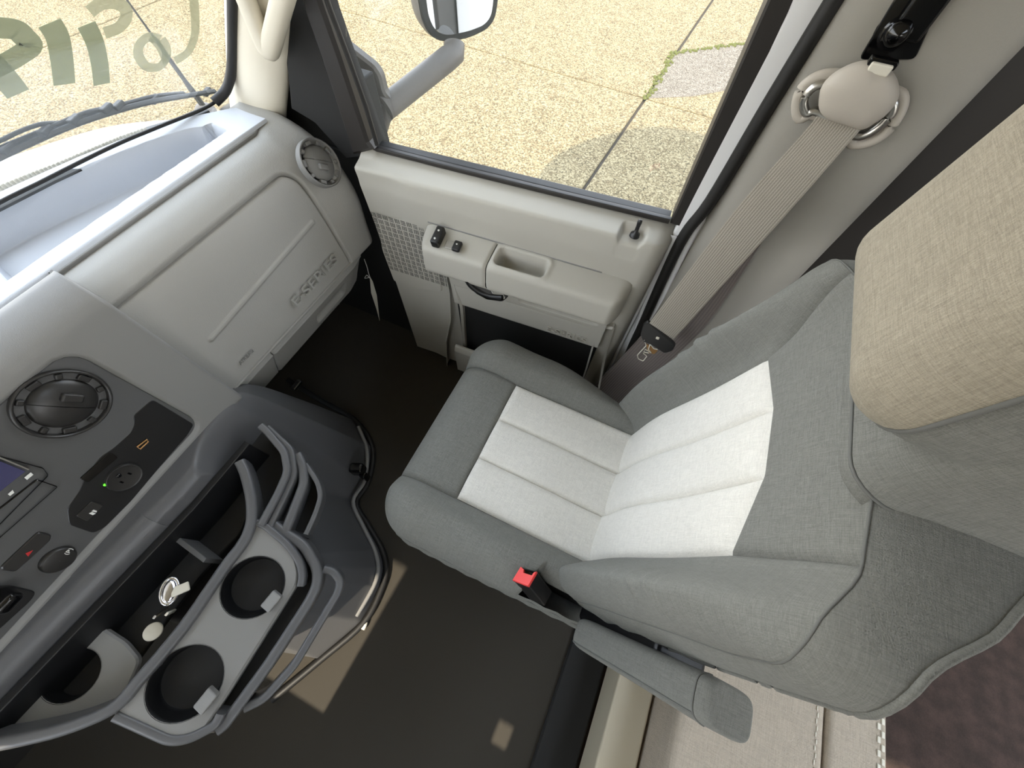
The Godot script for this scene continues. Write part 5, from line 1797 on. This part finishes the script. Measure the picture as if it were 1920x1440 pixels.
func build_belt():
	var d := thing("seat_belt", "taupe webbing seat belt hanging from its shoulder guide on the grey pillar", "seat belt", Vector3(0.64, 1.0, 0.16))
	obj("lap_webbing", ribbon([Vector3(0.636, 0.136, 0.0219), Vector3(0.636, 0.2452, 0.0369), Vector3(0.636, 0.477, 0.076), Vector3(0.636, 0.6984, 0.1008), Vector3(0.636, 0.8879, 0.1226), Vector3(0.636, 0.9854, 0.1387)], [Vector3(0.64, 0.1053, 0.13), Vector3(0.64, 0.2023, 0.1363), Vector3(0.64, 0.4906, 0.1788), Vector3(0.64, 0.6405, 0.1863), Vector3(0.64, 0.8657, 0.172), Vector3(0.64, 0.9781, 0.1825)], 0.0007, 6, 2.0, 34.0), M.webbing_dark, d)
	obj("shoulder_webbing", ribbon([Vector3(0.645, 0.9937, 0.1278), Vector3(0.635, 0.9867, 0.1321), Vector3(0.605, 0.8605, 0.1027), Vector3(0.578, 0.5927, 0.0716)], [Vector3(0.645, 0.9916, 0.1896), Vector3(0.635, 0.9865, 0.1852), Vector3(0.605, 0.8582, 0.1665), Vector3(0.578, 0.574, 0.1327)], 0.0007, 6, 2.0, 30.0), M.webbing, d)
	# shoulder guide: ring loops and a domed cover
	var c := [Vector3(0.648, 0.9918, 0.1334), Vector3(0.648, 0.9839, 0.1191), Vector3(0.648, 0.9976, 0.106), Vector3(0.648, 1.014, 0.1013), Vector3(0.648, 1.026, 0.108), Vector3(0.648, 1.033, 0.1229), Vector3(0.648, 1.035, 0.157), Vector3(0.648, 1.031, 0.1888), Vector3(0.648, 1.028, 0.2031), Vector3(0.648, 1.015, 0.2125), Vector3(0.648, 0.9969, 0.216), Vector3(0.648, 0.9818, 0.2112), Vector3(0.648, 0.9726, 0.1968), Vector3(0.648, 0.9747, 0.1848)]
	var rg := Buf.new()
	rg.tube(spline(c, 4, true), 0.0062, 10, true)
	obj("guide_ring", rg, M.dring_plastic, d)
	var rg2 := Buf.new()
	rg2.tube(spline([Vector3(0.642, 0.9975, 0.1331), Vector3(0.642, 0.9935, 0.1217), Vector3(0.642, 1.003, 0.1112), Vector3(0.642, 1.014, 0.1093), Vector3(0.642, 1.024, 0.1174), Vector3(0.642, 1.03, 0.1491), Vector3(0.642, 1.026, 0.1904), Vector3(0.642, 1.017, 0.2031), Vector3(0.642, 1.002, 0.2042), Vector3(0.642, 0.9875, 0.1973), Vector3(0.642, 0.9838, 0.1832)], 4, true), 0.005, 10, true)
	obj("guide_ring", rg2, M.steel, d)
	var cv := fil([Vector3(0.632, 1.004, 0.1281), Vector3(0.632, 1.024, 0.1169), Vector3(0.632, 1.038, 0.1199), Vector3(0.632, 1.051, 0.1322), Vector3(0.632, 1.057, 0.1475), Vector3(0.632, 1.052, 0.1598), Vector3(0.632, 1.052, 0.1712), Vector3(0.632, 1.046, 0.1841), Vector3(0.632, 1.033, 0.1971), Vector3(0.632, 1.015, 0.1982), Vector3(0.632, 0.9948, 0.1874), Vector3(0.632, 0.995, 0.1737), Vector3(0.632, 0.9969, 0.1424)], 0.008, 4)
	obj("guide_cover", dome(cv, Vector3(-1, 0.02, 0.05), 0.016), M.dring_plastic, d)
	var cl := Buf.new()
	var cc := Vector3(0.628, 1.054, 0.1581)
	cl.rbox(cc, Vector3(0.012, 0.010, 0.022), 0.002)
	obj("clip_window", cl, M.bone, d)
	var cl2 := Buf.new()
	cl2.rbox(cc + Vector3(0.002, 0.004, 0.0), Vector3(0.010, 0.008, 0.028), 0.002)
	obj("clip_frame", cl2, M.gloss_black, d)
	# latch tongue on the webbing
	var tg := Buf.new()
	tg.prism(fil([Vector3(0.572, 0.5661, 0.067), Vector3(0.572, 0.5937, 0.0612), Vector3(0.572, 0.6081, 0.0667), Vector3(0.572, 0.6035, 0.0776), Vector3(0.572, 0.5828, 0.1341), Vector3(0.572, 0.5779, 0.142), Vector3(0.572, 0.5602, 0.1434), Vector3(0.572, 0.5446, 0.1329), Vector3(0.572, 0.547, 0.1175), Vector3(0.572, 0.5516, 0.0988), Vector3(0.572, 0.5497, 0.0799)], 0.005, 4), Vector3(-1, 0.15, -0.1), 0.007, 0.002)
	var to := obj("latch_tongue", tg, M.vent_black, d)
	var rv := Buf.new()
	rv.rbox(Vector3(0.57, 0.579, 0.1023), Vector3(0.004, 0.006, 0.007), 0.0015)
	obj("rivet", rv, M.bone, to)
	var bl := Buf.new()
	bl.prism(fil([Vector3(0.574, 0.543, 0.0866), Vector3(0.574, 0.5381, 0.1179), Vector3(0.574, 0.5235, 0.1159), Vector3(0.574, 0.5195, 0.1036)], 0.002, 3), Vector3(-1, 0.1, -0.1), 0.002, 0.0004)
	obj("blade", bl, M.brass, to)
	var lp := Buf.new()
	lp.tube(fil([Vector3(0.571, 0.5573, 0.08), Vector3(0.571, 0.5411, 0.0905), Vector3(0.571, 0.4966, 0.0842), Vector3(0.571, 0.4847, 0.0908), Vector3(0.571, 0.4838, 0.1029), Vector3(0.571, 0.5059, 0.1042), Vector3(0.571, 0.512, 0.0931)], 0.003, 3, false), 0.0012, 8)
	lp.tube(fil([Vector3(0.571, 0.5429, 0.1156), Vector3(0.571, 0.54, 0.1082), Vector3(0.571, 0.5508, 0.0956), Vector3(0.571, 0.5315, 0.0989), Vector3(0.571, 0.5232, 0.1094), Vector3(0.571, 0.5275, 0.0928), Vector3(0.571, 0.5164, 0.0929), Vector3(0.571, 0.5197, 0.1043)], 0.002, 3, false), 0.0012, 8)
	obj("blade_edge", lp, M.bone, to)

# ---------- what stands outside the glass ----------
func build_outside():
	# hood
	var h := Buf.new()
	var edge := [Vector3(-1.0, 0.69, -1.50), Vector3(-0.5, 0.70, -1.53), Vector3(0.0, 0.70, -1.47), Vector3(0.286, 0.70, -1.355), Vector3(0.48, 0.70, -1.265), Vector3(0.58, 0.69, -1.16), Vector3(0.615, 0.68, -1.06), Vector3(0.62, 0.68, -1.0)]
	var near := [Vector3(-1.0, 0.762, -1.10), Vector3(-0.5, 0.762, -1.08), Vector3(0.0, 0.762, -1.055), Vector3(0.25, 0.762, -1.03), Vector3(0.42, 0.762, -0.99), Vector3(0.52, 0.755, -0.965), Vector3(0.56, 0.745, -0.955), Vector3(0.58, 0.735, -0.95)]
	var ee := even(spline(edge, 5), 60)
	var ne := even(spline(near, 5), 60)
	var rows := []
	for i in 61:
		var r := PackedVector3Array()
		for k in 10:
			var t := k / 9.0
			r.append(ne[i].lerp(ee[i], t) + Vector3(0, 0.02 * sin(t * PI), 0))
		var out: Vector3 = (ee[i] - ne[i]).normalized()
		r.append(ee[i] + out * 0.02 + Vector3(0, -0.012, 0))
		r.append(ee[i] + out * 0.035 + Vector3(0, -0.05, 0))
		r.append(ee[i] + out * 0.05 + Vector3(0, -0.35, 0))
		r.append(ee[i] + out * 0.05 + Vector3(0, -0.95, 0))
		rows.append(r)
	h.grid(rows)
	tag(obj("hood", h, M.white_paint), "short white hood below the windshield", "hood")
	# cowl strip with its row of teeth
	var ck := Buf.new()
	var cp := [Vector3(0.0755, 0.782, -1.1), Vector3(0.1446, 0.782, -1.088), Vector3(0.1923, 0.782, -1.077), Vector3(0.2407, 0.782, -1.063), Vector3(0.2821, 0.782, -1.049), Vector3(0.338, 0.782, -1.036), Vector3(0.3864, 0.782, -1.023), Vector3(0.4256, 0.782, -1.008), Vector3(0.4877, 0.782, -0.9776), Vector3(0.5497, 0.782, -0.9608)]
	ck.sweep(spline(cp, 4), fil([Vector2(-0.014, -0.012), Vector2(0.014, -0.012), Vector2(0.014, 0.0), Vector2(-0.014, 0.0)], 0.004, 2))
	var cko := obj("cowl_strip", ck, M.wiper_black)
	tag(cko, "toothed cowl strip along the foot of the windshield", "cowl strip")
	var ev := even(cp, 74)
	for i in range(0, 56):
		var tb := Buf.new()
		var t: Vector3 = (ev[i + 1] - ev[i]).normalized()
		tb.rbox(ev[i] + Vector3(0, 0.004, 0), Vector3(0.0075, 0.010, 0.026), 0.002, Basis(Vector3.UP.cross(t).cross(Vector3.UP).normalized(), Vector3.UP, t.cross(Vector3.UP).normalized()) * Basis(Vector3.UP, 0.5))
		obj("tooth", tb, M.bone, cko)
	# wiper
	var w := thing("wiper", "black windshield wiper lying along the foot of the glass", "wiper", Vector3(0.2095, 0.8717, -0.9511))
	var b1 := Buf.new()
	b1.sweep(spline([Vector3(0.1364, 0.8661, -0.9561), Vector3(0.2022, 0.8678, -0.9469), Vector3(0.249, 0.868, -0.9412), Vector3(0.3066, 0.866, -0.9357), Vector3(0.3674, 0.8586, -0.934), Vector3(0.4438, 0.844, -0.9358), Vector3(0.5187, 0.8219, -0.9434), Vector3(0.5846, 0.8021, -0.9503)], 5), fil([Vector2(-0.003, -0.004), Vector2(0.003, -0.004), Vector2(0.002, 0.004), Vector2(-0.002, 0.004)], 0.002, 2), Vector3(0, -0.6, 0.8))
	obj("blade", b1, M.wiper_black, w)
	var b2 := Buf.new()
	b2.sweep(spline([Vector3(0.1486, 0.874, -0.9607), Vector3(0.2129, 0.8733, -0.9534), Vector3(0.2588, 0.8716, -0.9493), Vector3(0.3079, 0.8696, -0.9448), Vector3(0.347, 0.8675, -0.9417), Vector3(0.395, 0.8558, -0.9447), Vector3(0.4638, 0.8419, -0.9469), Vector3(0.5229, 0.8212, -0.9554)], 5), fil([Vector2(-0.0045, -0.003), Vector2(0.0045, -0.003), Vector2(0.0045, 0.003), Vector2(-0.0045, 0.003)], 0.002, 2), Vector3(0, -0.6, 0.8))
	obj("arm", b2, M.wiper_black, w)
	var b3 := Buf.new()
	b3.tube(spline([Vector3(0.157, 0.8815, -0.96), Vector3(0.2218, 0.8821, -0.9518), Vector3(0.2529, 0.8829, -0.9475), Vector3(0.283, 0.8792, -0.9466), Vector3(0.3096, 0.8679, -0.9519), Vector3(0.3366, 0.8649, -0.9509)], 5), 0.003, 8)
	obj("link", b3, M.wiper_black, w)
	for p in [Vector3(0.2204, 0.8722, -0.9494), Vector3(0.2771, 0.8726, -0.9423), Vector3(0.3224, 0.8692, -0.9394), Vector3(0.3753, 0.8636, -0.9373), Vector3(0.395, 0.859, -0.9383), Vector3(0.4602, 0.8404, -0.9445), Vector3(0.571, 0.8049, -0.9578)]:
		var k := Buf.new()
		k.rbox(p, Vector3(0.024, 0.009, 0.010), 0.002, Basis(Vector3.UP, 0.35))
		obj("clip", k, M.wiper_black, w)
	# antenna
	var an := thing("antenna", "thin black whip antenna standing on the white fender", "antenna", Vector3(0.70, 0.66, -1.24))
	var at := Buf.new()
	var a0 := Vector3(0.7, 0.667, -1.229)
	var a1 := Vector3(0.7, 0.7845, -1.253)
	var a2 := a0 + (a1 - a0) * 6.0
	at.lathe(a0, a1 - a0, [Vector2(0.0075, -0.01), Vector2(0.0075, 0.03), Vector2(0.0055, 0.05), Vector2(0.0055, (a1 - a0).length()), Vector2(0.0025, (a1 - a0).length() + 0.01), Vector2(0.002, (a2 - a0).length()), Vector2(0.0003, (a2 - a0).length())], 12)
	obj("mast", at, M.wiper_black, an)
	var ab := Buf.new()
	ab.lathe(a0 + Vector3(0, -0.02, 0), Vector3(0.1, 1, 0), [Vector2(0.0005, 0.016), Vector2(0.016, 0.014), Vector2(0.026, 0.004), Vector2(0.028, -0.04), Vector2(0.0005, -0.04)], 20)
	obj("foot", ab, M.mirror_shell, an)
	# door mirror on its arm
	var m := thing("side_mirror", "grey passenger side mirror on a long arm outside the door window", "mirror", Vector3(0.76, 0.7544, -0.6583))
	var br := Buf.new()
	br.prism(fil([Vector3(0.775, 0.8627, -0.7436), Vector3(0.775, 0.8541, -0.7269), Vector3(0.775, 0.8291, -0.6779), Vector3(0.775, 0.8136, -0.668), Vector3(0.775, 0.7797, -0.6677), Vector3(0.775, 0.7688, -0.6539), Vector3(0.775, 0.7196, -0.6684), Vector3(0.775, 0.7061, -0.6831), Vector3(0.775, 0.6938, -0.7118), Vector3(0.775, 0.6877, -0.755), Vector3(0.775, 0.771, -0.7984), Vector3(0.775, 0.8515, -0.8039)], 0.008, 4), Vector3(-1, 0, 0.1), 0.02, 0.005)
	obj("bracket", br, M.mirror_shell, m)
	var kn := Buf.new()
	kn.tube([Vector3(0.79, 0.6967, -0.7116), Vector3(0.79, 0.7282, -0.6924), Vector3(0.8, 0.7466, -0.6844)], 0.021, 16)
	obj("hinge", kn, M.mirror_shell, m)
	var am := Buf.new()
	var p0 := Vector3(0.785, 0.7468, -0.6773)
	var p1 := Vector3(0.99, 0.7972, -0.5997)
	am.tube([p0, p0.lerp(p1, 0.08), p0.lerp(p1, 0.10), p0.lerp(p1, 0.9), p1, p1 + Vector3(0.012, 0.012, -0.006)], 0.0255, 20)
	obj("arm", am, M.mirror_shell, m)
	var lg := Buf.new()
	lg.rbox(Vector3(0.985, 0.7723, -0.6089), Vector3(0.03, 0.010, 0.012), 0.004)
	obj("marker_light", lg, M.amber, m)
	var gn := Vector3(-0.61, 0.0, 0.79).normalized()
	var glp := [Vector3(0.9747, 0.8891, -0.6524), Vector3(0.9751, 0.8619, -0.6522), Vector3(0.9816, 0.8399, -0.6471), Vector3(0.9949, 0.8257, -0.6369), Vector3(1.012, 0.8198, -0.6238), Vector3(1.054, 0.8206, -0.591), Vector3(1.086, 0.8265, -0.5662), Vector3(1.102, 0.8401, -0.5545), Vector3(1.108, 0.8701, -0.5498)]
	glp.append(glp[8] + Vector3(0, 0.24, 0))
	glp.append(glp[0] + Vector3(0, 0.24, 0))
	var glass := Buf.new()
	glass.prism(fil(glp, 0.014, 4), gn, 0.004, 0.001)
	obj("mirror_glass", glass, M.mirror_glass, m)
	var ctr := Vector3.ZERO
	for p in glp:
		ctr += p
	ctr /= glp.size()
	var big := []
	var big2 := []
	for p in fil(glp, 0.014, 4):
		var o: Vector3 = (p - ctr).normalized()
		big.append(p + o * 0.014 - gn * 0.002)
		big2.append(p + o * 0.0155 - gn * 0.006)
	var rim := Buf.new()
	rim.prism(big, gn, 0.02, 0.003)
	obj("mirror_rim", rim, M.seal_rubber, m)
	var sh := Buf.new()
	rows = []
	for i in big2.size() + 1:
		var p: Vector3 = big2[i % big2.size()]
		var r := PackedVector3Array()
		for k in [[1.0, 0.0], [1.03, 0.02], [1.02, 0.05], [0.92, 0.085], [0.7, 0.105], [0.3, 0.115], [0.01, 0.116]]:
			r.append(ctr + (p - ctr) * float(k[0]) - gn * (0.004 + float(k[1])))
		rows.append(r)
	sh.grid(rows, true)
	obj("mirror_shell", sh, M.mirror_shell, m)

# ---------- step and bench behind the seat, small things ----------
func build_coach():
	var s := Buf.new()
	s.rbox(Vector3(-0.30, 0.06, 0.385), Vector3(0.76, 0.12, 0.085), 0.006)
	tag(obj("coach_step", s, M.coach_cream), "cream step at the edge of the black cab floor", "step")
	var b := thing("bench_cushion", "cream cloth bench with stitched seam beside the seat back", "bench", Vector3(-0.2, 0, 0.64))
	var c := Buf.new()
	c.rbox(Vector3(-0.28, 0.12, 0.58), Vector3(0.86, 0.24, 0.29), 0.02)
	obj("seat_pad", c, M.coach_cloth, b)
	var c2 := Buf.new()
	c2.rbox(Vector3(-0.28, 0.12, 0.785), Vector3(0.86, 0.24, 0.115), 0.012)
	obj("edge_pad", c2, M.coach_cloth, b)
	var st := Buf.new()
	for i in 60:
		var x := -0.55 + i * 0.0115
		st.rbox(Vector3(x, 0.2412, 0.703 + (0.001 if i % 2 == 0 else -0.001)), Vector3(0.008, 0.002, 0.0022), 0.0008)
	for i in 60:
		var x := -0.55 + i * 0.0115
		st.rbox(Vector3(x, 0.2412, 0.826 + (0.004 if i % 2 == 0 else -0.004)), Vector3(0.011, 0.003, 0.006), 0.001)
	var so := obj("stitching", st, M.bone, b)
	so.set_meta("kind", "stuff")

func build_small():
	# pale brush lettering on the outside of the windshield
	var wl := thing("window_lettering", "pale brush-painted letters read backwards through the windshield", "lettering", Vector3(0.3494, 0.9694, -0.837))
	var nrm := Vector3(-0.12, -0.75, 1).normalized()
	var stroke := func(path: Array, wd: float, m: Material, off: float):
		var b := Buf.new()
		b.sweep(spline(path, 6), [Vector2(-wd, -0.0003), Vector2(wd, -0.0003), Vector2(wd, 0.0003), Vector2(-wd, 0.0003)], nrm)
		obj("letter_stroke", b, m, wl)
	stroke.call([Vector3(0.2549, 1.032, -0.8011), Vector3(0.2834, 1.023, -0.8046), Vector3(0.2976, 1.016, -0.8081), Vector3(0.3016, 1.008, -0.8141), Vector3(0.3041, 0.9954, -0.8229), Vector3(0.2868, 0.99, -0.8291), Vector3(0.2617, 0.9863, -0.8349), Vector3(0.23, 0.9845, -0.84)], 0.0135, M.window_paint, 0.0)
	stroke.call([Vector3(0.2512, 1.008, -0.8206), Vector3(0.2581, 0.9835, -0.8382), Vector3(0.2629, 0.948, -0.8642)], 0.0145, M.window_paint, 0.0)
	stroke.call([Vector3(0.3354, 1.012, -0.8063), Vector3(0.3375, 0.9942, -0.8198), Vector3(0.3313, 0.969, -0.8395), Vector3(0.3203, 0.9368, -0.8649)], 0.0145, M.window_paint, 0.0)
	stroke.call([Vector3(0.3774, 0.9967, -0.8132), Vector3(0.3799, 0.9727, -0.8309), Vector3(0.3761, 0.9441, -0.8528), Vector3(0.3686, 0.9157, -0.875)], 0.0125, M.window_paint, 0.0)
	stroke.call([Vector3(0.3869, 1.009, -0.8027), Vector3(0.4045, 1.013, -0.798), Vector3(0.4228, 1.009, -0.7987), Vector3(0.4338, 0.9991, -0.8046), Vector3(0.4318, 0.9877, -0.8134), Vector3(0.4177, 0.9798, -0.8211), Vector3(0.3967, 0.9797, -0.8237)], 0.009, M.window_paint_thin, 0.0)
	stroke.call([Vector3(0.476, 0.9438, -0.841), Vector3(0.4579, 0.9532, -0.8362), Vector3(0.4419, 0.9479, -0.8421), Vector3(0.4361, 0.934, -0.8532), Vector3(0.4437, 0.9141, -0.8672), Vector3(0.4628, 0.9047, -0.8719), Vector3(0.4783, 0.9112, -0.8652), Vector3(0.4836, 0.9264, -0.8532), Vector3(0.4778, 0.9432, -0.8412)], 0.008, M.window_paint_thin, 0.0)
	stroke.call([Vector3(0.495, 0.9029, -0.8694), Vector3(0.5211, 0.9075, -0.8629), Vector3(0.5368, 0.9263, -0.8469), Vector3(0.5421, 0.9491, -0.8291), Vector3(0.5444, 0.9926, -0.7962)], 0.008, M.window_paint_thin, 0.0)
	stroke.call([Vector3(0.4633, 0.9512, -0.8376), Vector3(0.4736, 0.9316, -0.8511), Vector3(0.4795, 0.9052, -0.8702)], 0.006, M.window_paint_thin, 0.0)
	# keys in the tray
	var k := thing("key_ring", "chrome key fob with keys and a round tag in the console bin", "keys", Vector3(-0.2774, 0.428, -0.5225))
	var f := Buf.new()
	var fc := Vector3(-0.2491, 0.4572, -0.5263)
	var fb := Basis(Vector3.UP, 0.7) * Basis(Vector3(1, 0, 0), 0.5)
	var fp := []
	for i in 20:
		var g := TAU * i / 20
		fp.append(fc + fb * Vector3(cos(g) * 0.021, 0, sin(g) * 0.012))
	f.tube(fp, 0.0035, 8, true)
	obj("fob_rim", f, M.chrome, k)
	var f2 := Buf.new()
	var fd := []
	for i in 20:
		var g := TAU * i / 20
		fd.append(fc + fb * Vector3(cos(g) * 0.020, 0, sin(g) * 0.011))
	f2 = dome(fd, fb.y, 0.006, 6)
	obj("fob", f2, M.chrome, k)
	var ks := Buf.new()
	ks.rbox(Vector3(-0.2855, 0.4389, -0.5255), Vector3(0.006, 0.045, 0.004), 0.001, Basis(Vector3(0, 0, 1), 0.15) * Basis(Vector3(1, 0, 0), 0.4))
	obj("key", ks, M.steel, k)
	var ks2 := Buf.new()
	ks2.rbox(Vector3(-0.2799, 0.435, -0.5128), Vector3(0.006, 0.045, 0.004), 0.001, Basis(Vector3(0, 0, 1), -0.1) * Basis(Vector3(1, 0, 0), 0.4))
	obj("key", ks2, M.bone, k)
	var tg := Buf.new()
	tg.lathe(Vector3(-0.3165, 0.4278, -0.5218), Vector3(0.2, 1, 0.2), [Vector2(0.0005, 0.002), Vector2(0.013, 0.002), Vector2(0.0145, 0.0), Vector2(0.013, -0.002), Vector2(0.0005, -0.002)], 24)
	obj("round_tag", tg, M.bone, k)
	var wt := Buf.new()
	wt.rbox(Vector3(-0.2406, 0.4533, -0.514), Vector3(0.026, 0.006, 0.016), 0.002, Basis(Vector3.UP, -0.6) * Basis(Vector3(0, 0, 1), -0.4))
	obj("white_tag", wt, M.bone, k)
	# string tag by the dashboard end
	var h := thing("hang_tag", "paper tag on a white string hanging under the dashboard end", "tag", Vector3(0.6, 0.3418, -0.7245))
	var s := Buf.new()
	s.tube(spline([Vector3(0.6, 0.4148, -0.7272), Vector3(0.6, 0.3845, -0.7288), Vector3(0.6, 0.356, -0.7332), Vector3(0.6, 0.3318, -0.7358), Vector3(0.6, 0.3418, -0.7441), Vector3(0.6, 0.3204, -0.7598), Vector3(0.6, 0.3351, -0.7386)], 5), 0.0011, 6)
	obj("string", s, M.white_mark, h)
	var c := Buf.new()
	c.prism([Vector3(0.6, 0.3418, -0.7343), Vector3(0.6, 0.3205, -0.7298), Vector3(0.6, 0.2599, -0.7318), Vector3(0.6, 0.135, -0.7546), Vector3(0.6, 0.1959, -0.7506), Vector3(0.6, 0.2689, -0.7495)], Vector3(-1, 0.1, 0.3), 0.0012, 0.0002)
	obj("card", c, M.bone, h)
	# scrap of thread on the floor by the engine cover
	var t := Buf.new()
	t.tube(spline([Vector3(-0.213, 0.012, -0.2916), Vector3(-0.2216, 0.012, -0.2925), Vector3(-0.231, 0.012, -0.2893), Vector3(-0.2416, 0.012, -0.2888)], 4), 0.006, 8)
	tag(obj("foam_scrap", t, M.bone), "small pale scrap on the floor beside the engine cover", "scrap")
